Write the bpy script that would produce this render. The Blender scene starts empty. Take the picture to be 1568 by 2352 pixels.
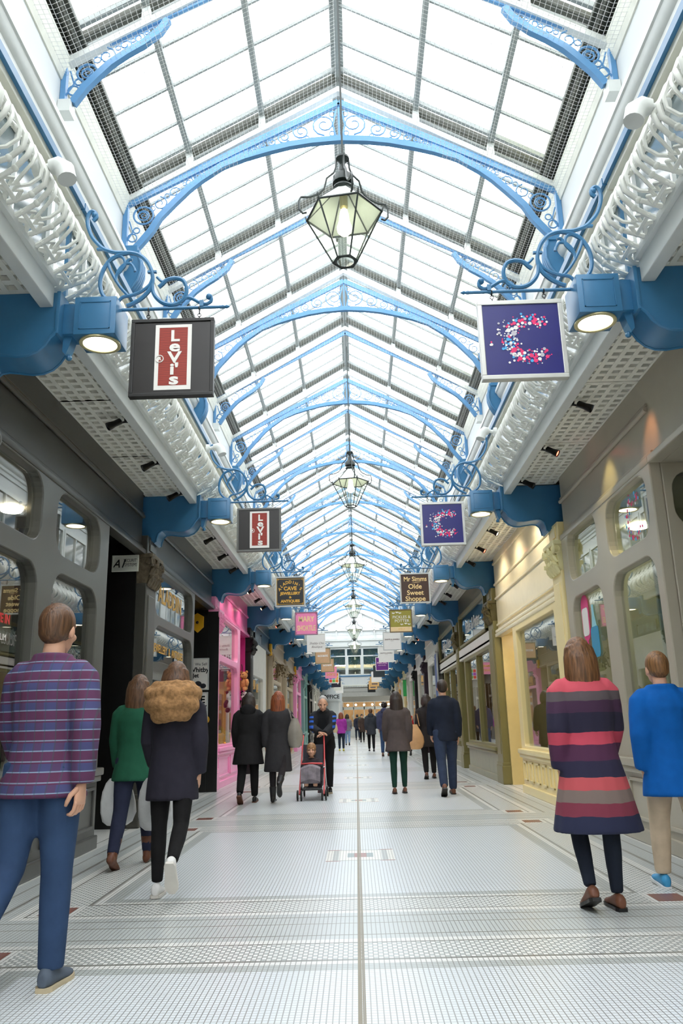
import bpy, bmesh, math, random
from mathutils import Vector, Matrix, noise
random.seed(7)
SC = bpy.context.scene
COL = SC.collection
PI = math.pi
B = 5.4244; Y1 = 5.366; NB = 12
def yn(n): return Y1 + (n - 1) * B

# ---------------------------------------------------------------- colour and materials
def lin(c):
    return tuple(((v / 255) / 12.92 if v / 255 <= 0.04045 else ((v / 255 + 0.055) / 1.055) ** 2.4) for v in c)
MATS = {}
def mat(name, rgb, rough=0.5, metal=0.0, var=0.06, scale=6.0, spec=0.5, bump=0.0, emit=None, estr=0.0):
    """plain painted / cloth / metal surface with a little procedural unevenness"""
    if name in MATS: return MATS[name]
    m = bpy.data.materials.new(name); m.use_nodes = True
    nt = m.node_tree; p = nt.nodes['Principled BSDF']
    L = lin(rgb)
    p.inputs['Roughness'].default_value = rough; p.inputs['Metallic'].default_value = metal
    p.inputs['Specular IOR Level'].default_value = spec
    tc = nt.nodes.new('ShaderNodeTexCoord'); n = nt.nodes.new('ShaderNodeTexNoise')
    n.inputs['Scale'].default_value = scale; n.inputs['Detail'].default_value = 3
    nt.links.new(tc.outputs['Object'], n.inputs['Vector'])
    r = nt.nodes.new('ShaderNodeValToRGB')
    r.color_ramp.elements[0].position = 0.3; r.color_ramp.elements[1].position = 0.7
    r.color_ramp.elements[0].color = tuple(v * (1 - var) for v in L) + (1,)
    r.color_ramp.elements[1].color = tuple(min(1, v * (1 + var)) for v in L) + (1,)
    nt.links.new(n.outputs['Fac'], r.inputs['Fac']); nt.links.new(r.outputs['Color'], p.inputs['Base Color'])
    if bump:
        b = nt.nodes.new('ShaderNodeBump'); b.inputs['Strength'].default_value = bump; b.inputs['Distance'].default_value = 0.01
        nt.links.new(n.outputs['Fac'], b.inputs['Height']); nt.links.new(b.outputs['Normal'], p.inputs['Normal'])
    if emit:
        p.inputs['Emission Color'].default_value = lin(emit) + (1,); p.inputs['Emission Strength'].default_value = estr
    MATS[name] = m; return m
def nodes(name):
    m = bpy.data.materials.new(name); m.use_nodes = True
    nt = m.node_tree; nt.nodes.clear()
    out = nt.nodes.new('ShaderNodeOutputMaterial'); MATS[name] = m
    return m, nt, out
def N(nt, t, **kw):
    n = nt.nodes.new(t)
    for k, v in kw.items(): setattr(n, k, v)
    return n
def M2(nt, op, a, b=None, c=None):
    n = nt.nodes.new('ShaderNodeMath'); n.operation = op
    for i, v in enumerate((a, b, c)):
        if v is None: continue
        if isinstance(v, (int, float)): n.inputs[i].default_value = v
        else: nt.links.new(v, n.inputs[i])
    return n.outputs[0]
def glass_mat(name, tint=(0.93, 0.97, 0.95), ior=1.6, rough=0.0, milk=0.0, milkcol=(0.8, 0.85, 0.8)):
    m, nt, out = nodes(name)
    tr = N(nt, 'ShaderNodeBsdfTransparent'); tr.inputs['Color'].default_value = tint + (1,)
    gl = N(nt, 'ShaderNodeBsdfGlossy'); gl.inputs['Roughness'].default_value = rough
    fr = N(nt, 'ShaderNodeFresnel'); fr.inputs['IOR'].default_value = ior
    geo = N(nt, 'ShaderNodeNewGeometry')
    # the pane is a thin sheet: same reflection from either side
    mx = N(nt, 'ShaderNodeMixShader')
    lw = N(nt, 'ShaderNodeLayerWeight'); lw.inputs['Blend'].default_value = 0.5
    f0 = ((ior - 1) / (ior + 1)) ** 2
    pw = M2(nt, 'POWER', lw.outputs['Facing'], 5.0)
    fac = M2(nt, 'MULTIPLY_ADD', pw, 1 - f0, f0)
    nt.links.new(fac, mx.inputs['Fac']); nt.links.new(tr.outputs[0], mx.inputs[1]); nt.links.new(gl.outputs[0], mx.inputs[2])
    nt.nodes.remove(fr); nt.nodes.remove(geo)
    last = mx
    if milk:
        df = N(nt, 'ShaderNodeBsdfTranslucent'); df.inputs['Color'].default_value = milkcol + (1,)
        d2 = N(nt, 'ShaderNodeBsdfDiffuse'); d2.inputs['Color'].default_value = milkcol + (1,)
        ad = N(nt, 'ShaderNodeMixShader'); ad.inputs['Fac'].default_value = 0.5
        nt.links.new(df.outputs[0], ad.inputs[1]); nt.links.new(d2.outputs[0], ad.inputs[2])
        m3 = N(nt, 'ShaderNodeMixShader'); m3.inputs['Fac'].default_value = milk
        nt.links.new(mx.outputs[0], m3.inputs[1]); nt.links.new(ad.outputs[0], m3.inputs[2]); last = m3
    nt.links.new(last.outputs[0], out.inputs['Surface'])
    return m
def emit_mat(name, rgb, strength):
    if name in MATS: return MATS[name]
    m, nt, out = nodes(name)
    e = N(nt, 'ShaderNodeEmission'); e.inputs['Color'].default_value = lin(rgb) + (1,); e.inputs['Strength'].default_value = strength
    nt.links.new(e.outputs[0], out.inputs['Surface']); return m

# ---------------------------------------------------------------- mesh building
class MB:
    def __init__(s): s.v = []; s.f = []; s.m = []; s.mi = 0
    def add(s, vs, fs, T=None):
        o = len(s.v)
        s.v += [tuple(T @ Vector(p)) if T else tuple(p) for p in vs]
        s.f += [tuple(i + o for i in f) for f in fs]; s.m += [s.mi] * len(fs); return s
    def box(s, x0, x1, y0, y1, z0, z1, T=None):
        x0, x1 = min(x0, x1), max(x0, x1); y0, y1 = min(y0, y1), max(y0, y1); z0, z1 = min(z0, z1), max(z0, z1)
        return s.add([(x0,y0,z0),(x1,y0,z0),(x1,y1,z0),(x0,y1,z0),(x0,y0,z1),(x1,y0,z1),(x1,y1,z1),(x0,y1,z1)],
                     [(0,3,2,1),(4,5,6,7),(0,1,5,4),(1,2,6,5),(2,3,7,6),(3,0,4,7)], T)
    def bbox(s, x0, x1, y0, y1, z0, z1, b=0.01, T=None):
        """box with chamfered edges"""
        bm = bmesh.new(); bmesh.ops.create_cube(bm, size=1)
        for v in bm.verts:
            v.co = ((x0+x1)/2 + v.co.x*abs(x1-x0), (y0+y1)/2 + v.co.y*abs(y1-y0), (z0+z1)/2 + v.co.z*abs(z1-z0))
        bmesh.ops.bevel(bm, geom=list(bm.edges), offset=b, segments=2, affect='EDGES', profile=0.6)
        return s.addbm(bm, T)
    def addbm(s, bm, T=None):
        bm.verts.index_update()
        s.add([tuple(v.co) for v in bm.verts], [tuple(v.index for v in f.verts) for f in bm.faces], T); bm.free(); return s
    def quad(s, a, b, c, d): return s.add([a, b, c, d], [(0, 1, 2, 3)])
    def tube(s, pts, r, n=6, closed=False, cap=True, T=None, flat=1.0, up=None):
        pts = [Vector(p) for p in pts]; k = len(pts)
        rs = r if isinstance(r, (list, tuple)) else [r] * k
        vs = []; fs = []; ref = Vector(up) if up else None
        prev = None
        for i, p in enumerate(pts):
            if closed: t = pts[(i + 1) % k] - pts[i - 1]
            else: t = pts[min(i + 1, k - 1)] - pts[max(i - 1, 0)]
            t = t.normalized() if t.length > 1e-9 else Vector((0, 0, 1))
            if ref is not None: a = ref - t * ref.dot(t)
            elif prev is None:
                a = Vector((0, 0, 1)) if abs(t.z) < 0.9 else Vector((1, 0, 0)); a = a - t * a.dot(t)
            else: a = prev - t * prev.dot(t)
            if a.length < 1e-6: a = t.orthogonal()
            a.normalize(); b = t.cross(a); prev = a
            for j in range(n):
                q = 2 * PI * j / n + PI / n
                vs.append(p + a * (math.cos(q) * rs[i] * flat) + b * (math.sin(q) * rs[i]))
        for i in range(k if closed else k - 1):
            for j in range(n):
                i2 = (i + 1) % k
                fs.append((i*n+j, i*n+(j+1) % n, i2*n+(j+1) % n, i2*n+j))
        if cap and not closed:
            fs.append(tuple(range(n))[::-1]); fs.append(tuple((k-1)*n+j for j in range(n)))
        return s.add(vs, fs, T)
    def ring(s, c, R, r, axis='y', n=20, m=6, T=None, sy=1.0):
        pts = []
        for i in range(n):
            a = 2*PI*i/n; u, w = R*math.cos(a), R*math.sin(a)*sy
            pts.append((c[0]+u, c[1], c[2]+w) if axis == 'y' else (c[0], c[1]+u, c[2]+w) if axis == 'x' else (c[0]+u, c[1]+w, c[2]))
        return s.tube(pts, r, m, closed=True, T=T)
    def lathe(s, prof, c=(0,0,0), n=20, T=None, a0=0.0):
        vs = []; fs = []; k = len(prof)
        for (r, z) in prof:
            for j in range(n):
                a = a0 + 2*PI*j/n; vs.append((c[0]+r*math.cos(a), c[1]+r*math.sin(a), c[2]+z))
        for i in range(k-1):
            for j in range(n): fs.append((i*n+j, i*n+(j+1) % n, (i+1)*n+(j+1) % n, (i+1)*n+j))
        if prof[0][0] > 1e-6: fs.append(tuple(range(n))[::-1])
        if prof[-1][0] > 1e-6: fs.append(tuple((k-1)*n+j for j in range(n)))
        return s.add(vs, fs, T)
    def prism(s, prof, a0, a1, axis='y', T=None):
        """closed 2D outline swept along an axis; prof = (x,z) for y, (y,z) for x, (x,y) for z"""
        k = len(prof); mk = {'y': lambda p, a: (p[0], a, p[1]), 'x': lambda p, a: (a, p[0], p[1]), 'z': lambda p, a: (p[0], p[1], a)}[axis]
        vs = [mk(p, a0) for p in prof] + [mk(p, a1) for p in prof]
        fs = [(i, (i+1) % k, k+(i+1) % k, k+i) for i in range(k)] + [tuple(range(k))[::-1], tuple(range(k, 2*k))]
        return s.add(vs, fs, T)
    def loft(s, rings, cap=True, T=None):
        n = len(rings[0]); vs = [p for r in rings for p in r]; fs = []
        for i in range(len(rings)-1):
            for j in range(n): fs.append((i*n+j, i*n+(j+1) % n, (i+1)*n+(j+1) % n, (i+1)*n+j))
        if cap: fs.append(tuple(range(n))[::-1]); fs.append(tuple((len(rings)-1)*n+j for j in range(n)))
        return s.add(vs, fs, T)
    def ball(s, c, r, n=12, m=8, T=None):
        rx, ry, rz = r if isinstance(r, (tuple, list)) else (r, r, r)
        prof = [(math.sin(PI*i/m), -math.cos(PI*i/m)) for i in range(m+1)]
        vs = []; fs = []
        for (q, z) in prof:
            for j in range(n):
                a = 2*PI*j/n; vs.append((c[0]+rx*q*math.cos(a), c[1]+ry*q*math.sin(a), c[2]+rz*z))
        for i in range(m):
            for j in range(n): fs.append((i*n+j, i*n+(j+1) % n, (i+1)*n+(j+1) % n, (i+1)*n+j))
        return s.add(vs, fs, T)
    def addmesh(s, me, T=None):
        return s.add([tuple(v.co) for v in me.vertices], [tuple(p.vertices) for p in me.polygons], T)
    def mirrorx(s):
        s.v = [(-x, y, z) for (x, y, z) in s.v]; s.f = [tuple(reversed(f)) for f in s.f]; return s
    def mesh(s, name, mats, smooth=False, off=None):
        me = bpy.data.meshes.new(name)
        vs = s.v if off is None else [(x-off[0], y-off[1], z-off[2]) for (x, y, z) in s.v]
        me.from_pydata(vs, [], s.f)
        ms = mats if isinstance(mats, (list, tuple)) else [mats]
        for m in ms: me.materials.append(m)
        if len(ms) > 1: me.polygons.foreach_set('material_index', s.m)
        bm = bmesh.new(); bm.from_mesh(me)
        bmesh.ops.remove_doubles(bm, verts=bm.verts, dist=1e-5)
        bmesh.ops.recalc_face_normals(bm, faces=bm.faces); bm.to_mesh(me); bm.free()
        if smooth: shade(me, smooth)
        me.update(); return me
    def build(s, name, mats, parent=None, smooth=False, world=False, base=None):
        """one mesh object. parent: part of that thing (local coords unless world=True).
        top level: origin moved to the base of the shape."""
        if parent is not None:
            off = world_loc(parent) if world else None
            o = bpy.data.objects.new(name, s.mesh(name, mats, smooth, off)); o.parent = parent
        else:
            if base is None:
                xs = [p[0] for p in s.v]; ys = [p[1] for p in s.v]; zs = [p[2] for p in s.v]
                base = ((min(xs)+max(xs))/2, (min(ys)+max(ys))/2, min(zs))
            o = bpy.data.objects.new(name, s.mesh(name, mats, smooth, base)); o.location = base
        COL.objects.link(o); return o
def shade(me, ang):
    me.polygons.foreach_set('use_smooth', [True]*len(me.polygons))
    if ang is not True:
        try: me.set_sharp_from_angle(angle=math.radians(ang))
        except Exception: pass
def world_loc(o):
    v = Vector(o.location)
    while o.parent: o = o.parent; v += o.location
    return v
def empty(name, loc, label, cat, group=None, rz=0.0):
    o = bpy.data.objects.new(name, None); COL.objects.link(o); o.location = loc; o.rotation_euler = (0, 0, rz)
    o.empty_display_size = 0.1
    return tag(o, label, cat, group)
def tag(o, label, cat, group=None, kind=None):
    o['label'] = label; o['category'] = cat
    if group: o['group'] = group
    if kind: o['kind'] = kind
    return o
def structure(o): o['kind'] = 'structure'; return o
def dup(root, loc, label=None, group=None, rz=None):
    r = root.copy(); COL.objects.link(r); r.location = loc
    if rz is not None: r.rotation_euler = (0, 0, rz)
    if label: r['label'] = label
    if group: r['group'] = group
    for ch in KIDS(root):
        c = ch.copy(); COL.objects.link(c); c.parent = r
        for g in KIDS(ch):
            d = g.copy(); COL.objects.link(d); d.parent = c
    return r
def KIDS(o): return [c for c in COL.objects if c.parent == o]

# flat outlines with holes, and lettering
def rrect(y0, y1, z0, z1, r, n=6):
    pts = []
    for (cy, cz, a0) in ((y1-r, z1-r, 0), (y0+r, z1-r, PI/2), (y0+r, z0+r, PI), (y1-r, z0+r, 3*PI/2)):
        for i in range(n+1):
            a = a0 + PI/2*i/n; pts.append((cy+r*math.cos(a), cz+r*math.sin(a)))
    return pts
def plate(outlines, half, bevel=0.0):
    """2D outlines (outer, holes...) -> MB in the local XY plane, thickness 2*half along z"""
    cu = bpy.data.curves.new('tmp', 'CURVE'); cu.dimensions = '2D'; cu.fill_mode = 'BOTH'; cu.extrude = half
    if bevel: cu.bevel_depth = bevel; cu.bevel_resolution = 1; cu.extrude = max(0.0001, half-bevel); cu.offset = -bevel
    for ol in outlines:
        sp = cu.splines.new('POLY'); sp.points.add(len(ol)-1); sp.use_cyclic_u = True
        for p, q in zip(sp.points, ol): p.co = (q[0], q[1], 0, 1)
    o = bpy.data.objects.new('tmp', cu); COL.objects.link(o)
    me = bpy.data.meshes.new_from_object(o.evaluated_get(dg())); mb = MB().addmesh(me)
    bpy.data.objects.remove(o); bpy.data.curves.remove(cu); bpy.data.meshes.remove(me); return mb
def dg():
    d = bpy.context.evaluated_depsgraph_get(); d.update(); return d
def text(s, size, depth=0.004, bold=0.0, width=1.0, shear=0.0, align='CENTER', spacing=1.0, line=1.0):
    cu = bpy.data.curves.new('tmp', 'FONT'); cu.body = s; cu.size = size; cu.extrude = depth; cu.offset = bold
    cu.align_x = align; cu.align_y = 'CENTER'; cu.shear = shear; cu.space_character = spacing; cu.space_line = line; cu.resolution_u = 3
    o = bpy.data.objects.new('tmp', cu); COL.objects.link(o)
    me = bpy.data.meshes.new_from_object(o.evaluated_get(dg()))
    mb = MB().addmesh(me, Matrix.Diagonal((width, 1, 1, 1)))
    bpy.data.objects.remove(o); bpy.data.curves.remove(cu); bpy.data.meshes.remove(me); return mb
def put(dst, src, T): dst.add(src.v, src.f, T); return dst
# frames: local x -> world axis, local y -> world z.  facing the camera (-Y), or along the walls
FACE = Matrix(((1,0,0,0),(0,0,-1,0),(0,1,0,0),(0,0,0,1)))          # reads from -Y
def wallT(s):   # local x runs so that it reads from the arcade; plane normal towards x=0
    return Matrix(((0,0,-s,0),(-s,0,0,0),(0,1,0,0),(0,0,0,1)))
def at(x, y, z): return Matrix.Translation((x, y, z))
# ---------------------------------------------------------------- palette
BLUE = mat('blue_gloss_paint', (58,116,158), 0.32, var=0.05, bump=0.04)
WHITE = mat('white_gloss_paint', (214,217,214), 0.4, var=0.03)
WALLW = mat('white_wall_paint', (208,211,210), 0.55, var=0.02, scale=1.5)
CAST = mat('white_cast_iron', (238,239,232), 0.45, var=0.05, scale=14, bump=0.15)
CREAMW = mat('aged_white_paint', (222,222,210), 0.5, var=0.05)
ROOFG = mat('grey_roof_iron', (128,134,132), 0.55, var=0.08)
DARKR = mat('dark_roof_timber', (70,72,64), 0.7, var=0.15)
BLACK = mat('black_paint', (14,14,14), 0.35, var=0.1)
LANTERN = mat('lantern_iron', (44,50,48), 0.4, var=0.15, metal=0.3)
BRASS = mat('brass_strip', (132,122,102), 0.4, metal=0.25, var=0.08)
STEEL = mat('steel', (150,150,150), 0.3, metal=0.8)
GREYSHOP = mat('grey_shopfront_paint', (94,93,88), 0.3, var=0.04, scale=2)
GREYDARK = mat('dark_grey_fascia_paint', (70,68,62), 0.28, var=0.05, scale=2)
TAUPE = mat('taupe_shopfront_paint', (178,170,152), 0.3, var=0.04, scale=2)
CREAM = mat('cream_shopfront_paint', (246,226,166), 0.3, var=0.03, scale=2)
OLIVE = mat('olive_shopfront_paint', (126,118,72), 0.35, var=0.06, scale=2)
PINK = mat('pink_shopfront_paint', (252,160,206), 0.3, var=0.03, scale=2)
MAGENTA = mat('magenta_recess_paint', (214,60,140), 0.35, var=0.04, scale=2)
BEIGE = mat('beige_shopfront_paint', (196,178,150), 0.4, var=0.05, scale=2)
TEAL = mat('teal_shopfront_paint', (120,168,160), 0.4, var=0.05, scale=2)
PLUM = mat('plum_paint', (46,30,44), 0.3, var=0.08)
PALE = mat('pale_stone_paint', (226,222,212), 0.45, var=0.04)
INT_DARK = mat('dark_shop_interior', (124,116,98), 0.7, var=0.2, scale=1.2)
INT_MID = mat('lit_shop_interior', (190,186,170), 0.7, var=0.15, scale=1.0)
INT_WARM = mat('warm_shop_interior', (176,140,96), 0.7, var=0.25, scale=1.4)
GLASS = glass_mat('shop_window_glass', ior=2.9)
PANE_LANTERN = glass_mat('lantern_glass', tint=(0.9, 0.93, 0.88), ior=1.5, milk=0.08)
LAMPON = emit_mat('lamp_lens', (255,246,226), 6.0)
BULB = emit_mat('lantern_bulb', (255,250,225), 9.0)
WARMON = emit_mat('spot_warm', (255,220,180), 9.0)
REDON = emit_mat('spot_red', (255,96,70), 8.0)
CEILON = emit_mat('shop_ceiling_panel', (255,240,215), 45.0)

# roof glass: clear sheet with a milky film and, low on the right slope, algae stains
m, nt, out = nodes('roof_glass')
tr = N(nt, 'ShaderNodeBsdfTransparent'); tr.inputs['Color'].default_value = (0.97, 0.98, 0.98, 1)
tl = N(nt, 'ShaderNodeBsdfTranslucent'); tl.inputs['Color'].default_value = (0.95, 0.96, 0.95, 1)
st = N(nt, 'ShaderNodeBsdfTranslucent'); st.inputs['Color'].default_value = lin((214,212,172)) + (1,)
tc = N(nt, 'ShaderNodeTexCoord'); mp = N(nt, 'ShaderNodeMapping'); mp.inputs['Scale'].default_value = (0.5, 2.2, 1)
nz = N(nt, 'ShaderNodeTexNoise'); nz.inputs['Scale'].default_value = 1.6; nz.inputs['Detail'].default_value = 5
nt.links.new(tc.outputs['Object'], mp.inputs['Vector']); nt.links.new(mp.outputs[0], nz.inputs['Vector'])
sx = N(nt, 'ShaderNodeSeparateXYZ'); nt.links.new(tc.outputs['Object'], sx.inputs[0])
low = N(nt, 'ShaderNodeMapRange'); low.inputs['From Min'].default_value = 2.2; low.inputs['From Max'].default_value = 2.7
nt.links.new(sx.outputs['X'], low.inputs['Value'])
nr = N(nt, 'ShaderNodeMapRange'); nr.inputs['From Min'].default_value = 0.42; nr.inputs['From Max'].default_value = 0.66
nt.links.new(nz.outputs['Fac'], nr.inputs['Value'])
sm = M2(nt, 'MULTIPLY', low.outputs[0], nr.outputs[0])
m1 = N(nt, 'ShaderNodeMixShader'); m1.inputs['Fac'].default_value = 0.22
nt.links.new(tr.outputs[0], m1.inputs[1]); nt.links.new(tl.outputs[0], m1.inputs[2])
m2 = N(nt, 'ShaderNodeMixShader'); nt.links.new(M2(nt, 'MULTIPLY', sm, 0.8), m2.inputs['Fac'])
nt.links.new(m1.outputs[0], m2.inputs[1]); nt.links.new(st.outputs[0], m2.inputs[2])
nt.links.new(m2.outputs[0], out.inputs['Surface']); ROOFGLASS = m

# mosaic floor: concentric frames round each bay panel, small square tesserae
TX, TY = 0.0271, 0.030
def mosaic(name, plain=None):
    m = bpy.data.materials.new(name); m.use_nodes = True; nt = m.node_tree; p = nt.nodes['Principled BSDF']
    p.inputs['Roughness'].default_value = 0.28
    tc = N(nt, 'ShaderNodeTexCoord'); s = N(nt, 'ShaderNodeSeparateXYZ'); nt.links.new(tc.outputs['Object'], s.inputs[0])
    X, Y = s.outputs['X'], s.outputs['Y']
    ax = M2(nt, 'ABSOLUTE', X)
    # distance to the nearest cross band centre (object origin sits on a band centre)
    u = M2(nt, 'PINGPONG', Y, B / 2)
    w = M2(nt, 'MINIMUM', M2(nt, 'SUBTRACT', 2.33, ax), M2(nt, 'SUBTRACT', u, 0.32))
    WH, GR, DK = lin((234,234,230)), lin((184,189,187)), lin((140,140,134))
    FI = lin((220,225,228)); LG = lin((198,203,202))
    def ramp(fac, stops, lo, hi):
        mr = N(nt, 'ShaderNodeMapRange'); mr.inputs['From Min'].default_value = lo; mr.inputs['From Max'].default_value = hi
        nt.links.new(fac, mr.inputs['Value'])
        r = N(nt, 'ShaderNodeValToRGB'); r.color_ramp.interpolation = 'CONSTANT'
        e = r.color_ramp.elements
        while len(e) > 1: e.remove(e[-1])
        e[0].position = 0; e[0].color = stops[0][1] + (1,)
        for (q, c) in stops[1:]:
            k = e.new((q - lo) / (hi - lo)); k.color = c + (1,)
        nt.links.new(mr.outputs[0], r.inputs['Fac']); return r.outputs['Color']
    def mix(f, a, b):
        n = N(nt, 'ShaderNodeMix', data_type='RGBA')
        if isinstance(f, (int, float)): n.inputs['Factor'].default_value = f
        else: nt.links.new(f, n.inputs['Factor'])
        for i, v in ((6, a), (7, b)):
            if isinstance(v, tuple): n.inputs[i].default_value = v + (1,) if len(v) == 3 else v
            else: nt.links.new(v, n.inputs[i])
        return n.outputs[2]
    tx, ty = M2(nt, 'DIVIDE', X, TX), M2(nt, 'DIVIDE', Y, TY)
    if plain: col = mix(0.0, lin(plain), lin(plain))
    else:
        inner = ramp(w, [(0, WH), (.067, DK), (.088, GR), (.395, DK), (.425, WH), (.48, GR), (.587, FI)], 0, 1)
        # checker of single tesserae inside the broad frame
        ck = M2(nt, 'MODULO', M2(nt, 'ADD', M2(nt, 'FLOOR', tx), M2(nt, 'FLOOR', ty)), 2.0)
        ck = M2(nt, 'ABSOLUTE', ck)
        inband = M2(nt, 'MULTIPLY', M2(nt, 'GREATER_THAN', w, .088), M2(nt, 'LESS_THAN', w, .395))
        inner = mix(M2(nt, 'MULTIPLY', inband, ck), inner, WH)
        # red corner slabs
        cx = M2(nt, 'ABSOLUTE', M2(nt, 'SUBTRACT', ax, 2.085)); cu = M2(nt, 'ABSOLUTE', M2(nt, 'SUBTRACT', u, 0.56))
        fr = M2(nt, 'MULTIPLY', M2(nt, 'LESS_THAN', cx, .15), M2(nt, 'LESS_THAN', cu, .155))
        inner = mix(fr, inner, WH)
        rd = M2(nt, 'MULTIPLY', M2(nt, 'LESS_THAN', cx, .105), M2(nt, 'LESS_THAN', cu, .12))
        inner = mix(rd, inner, lin((132,74,62)))
        side = ramp(ax, [(0, LG), (2.42, DK), (2.445, LG), (2.60, DK), (2.625, LG), (2.73, WH), (2.80, WH), (2.855, lin((70,64,56))), (2.87, WH)], 0, 4)
        band = ramp(u, [(0, LG), (.205, DK), (.222, LG)], 0, 4)
        cross = M2(nt, 'LESS_THAN', u, .32); far = M2(nt, 'GREATER_THAN', ax, 2.33)
        outer = mix(M2(nt, 'MULTIPLY', cross, M2(nt, 'LESS_THAN', ax, 2.73)), side, band)
        outer = mix(M2(nt, 'GREATER_THAN', ax, 2.73), outer, side)
        col = mix(M2(nt, 'GREATER_THAN', w, 0.0), outer, inner)
        # one continuous hairline joint across each band centre and each panel middle
        j1 = M2(nt, 'LESS_THAN', M2(nt, 'ABSOLUTE', M2(nt, 'SUBTRACT', M2(nt, 'MODULO', M2(nt, 'ADD', Y, 100*B), B), .05)), .005)
        col = mix(M2(nt, 'MULTIPLY', j1, M2(nt, 'LESS_THAN', ax, 2.73)), col, lin((120,112,98)))
    gx = M2(nt, 'LESS_THAN', M2(nt, 'ABSOLUTE', M2(nt, 'SUBTRACT', M2(nt, 'FRACT', tx), .5)), .40)
    gy = M2(nt, 'LESS_THAN', M2(nt, 'ABSOLUTE', M2(nt, 'SUBTRACT', M2(nt, 'FRACT', ty), .5)), .435)
    tile = M2(nt, 'MULTIPLY', gx, gy)
    col = mix(M2(nt, 'MULTIPLY', M2(nt, 'SUBTRACT', 1.0, tile), 0.72), col, lin((112,110,104)))
    nz = N(nt, 'ShaderNodeTexNoise'); nz.inputs['Scale'].default_value = 1.1; nz.inputs['Detail'].default_value = 4
    nt.links.new(tc.outputs['Object'], nz.inputs['Vector'])
    mr = N(nt, 'ShaderNodeMapRange'); mr.inputs['To Min'].default_value = .94; mr.inputs['To Max'].default_value = 1.03
    nt.links.new(nz.outputs['Fac'], mr.inputs['Value'])
    ml = N(nt, 'ShaderNodeMix', data_type='RGBA', blend_type='MULTIPLY'); ml.inputs['Factor'].default_value = 1
    nt.links.new(col, ml.inputs[6]); nt.links.new(mr.outputs[0], ml.inputs[7])
    nt.links.new(ml.outputs[2], p.inputs['Base Color'])
    MATS[name] = m; return m
FLOORM = mosaic('mosaic_floor')
INLAY = [mosaic('mosaic_white', (240,238,230)), mosaic('mosaic_grey', (186,190,186)), mosaic('mosaic_red', (160,92,84)), mosaic('mosaic_teal', (140,160,162))]
# ================================================================ THE SETTING
YA, YE = -27.0, 68.0          # the arcade runs from behind the viewer to the far entrance
XW, XS = 3.46, 2.80          # upper wall, shop line
FB = yn(1) - 0.03

# floor: one sheet of mosaic with the inlaid ornaments at the middle of each bay panel
def inlay(x, y):
    """material slot of a spot inside an ornament (x across, y along, from the ornament centre)"""
    a, b = abs(x), abs(y)
    if a > .315 or b > .33: return 0
    if a > .175 and b > .295: return 3 if a > .2 or b > .31 else 0
    if a > .255: return 1
    if a > .225: return 2
    if b > .27: return 0 if b > .31 else 2
    if a > .175: return 2 if a > .2 or (int(a*100) % 2) else 1
    if a < .12 and b < .12: return 3 if a < .06 else 4
    return 1
fx = [-3.2, -.315, -.255, -.225, -.2, -.175, -.12, -.06, 0, .06, .12, .175, .2, .225, .255, .315, 3.2]
fy0 = [-.33, -.31, -.295, -.27, -.12, 0, .12, .27, .295, .31, .33]
ys = [YA]
cent = []
for n in range(-4, 13):
    c = FB + (n - 1) * B + B / 2 - .06
    if c > YE - 1 or c < YA + 1: continue
    cent.append(c); ys += [c + d for d in fy0]
ys.append(YE + 12)
mb = MB()
for j in range(len(ys)-1):
    ym = (ys[j]+ys[j+1])/2; cc = [c for c in cent if abs(ym-c) < .33]
    if not cc:
        mb.mi = 0; mb.quad((-3.2,ys[j],0),(3.2,ys[j],0),(3.2,ys[j+1],0),(-3.2,ys[j+1],0)); continue
    for i in range(len(fx)-1):
        xm = (fx[i]+fx[i+1])/2; mb.mi = inlay(xm, ym-cc[0])
        mb.quad((fx[i],ys[j],0),(fx[i+1],ys[j],0),(fx[i+1],ys[j+1],0),(fx[i],ys[j+1],0))
mb.mi = 0
for sx in (-1, 1): mb.quad((sx*3.2,YA,0),(sx*8,YA,0),(sx*8,YE+12,0),(sx*3.2,YE+12,0))
structure(mb.build('floor', [FLOORM]+INLAY, base=(0, FB, 0)))
# brass joint down the middle of the floor
mb = MB(); mb.box(-.023, -.004, YA, YE, 0, .003); mb.box(-.002, .004, YA, YE, 0, .0015); mb.box(.006, .012, YA, YE, 0, .003)
mb.v = [(x-.006, y, z) for (x, y, z) in mb.v]
structure(mb.build('trim_1', BRASS))

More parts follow.
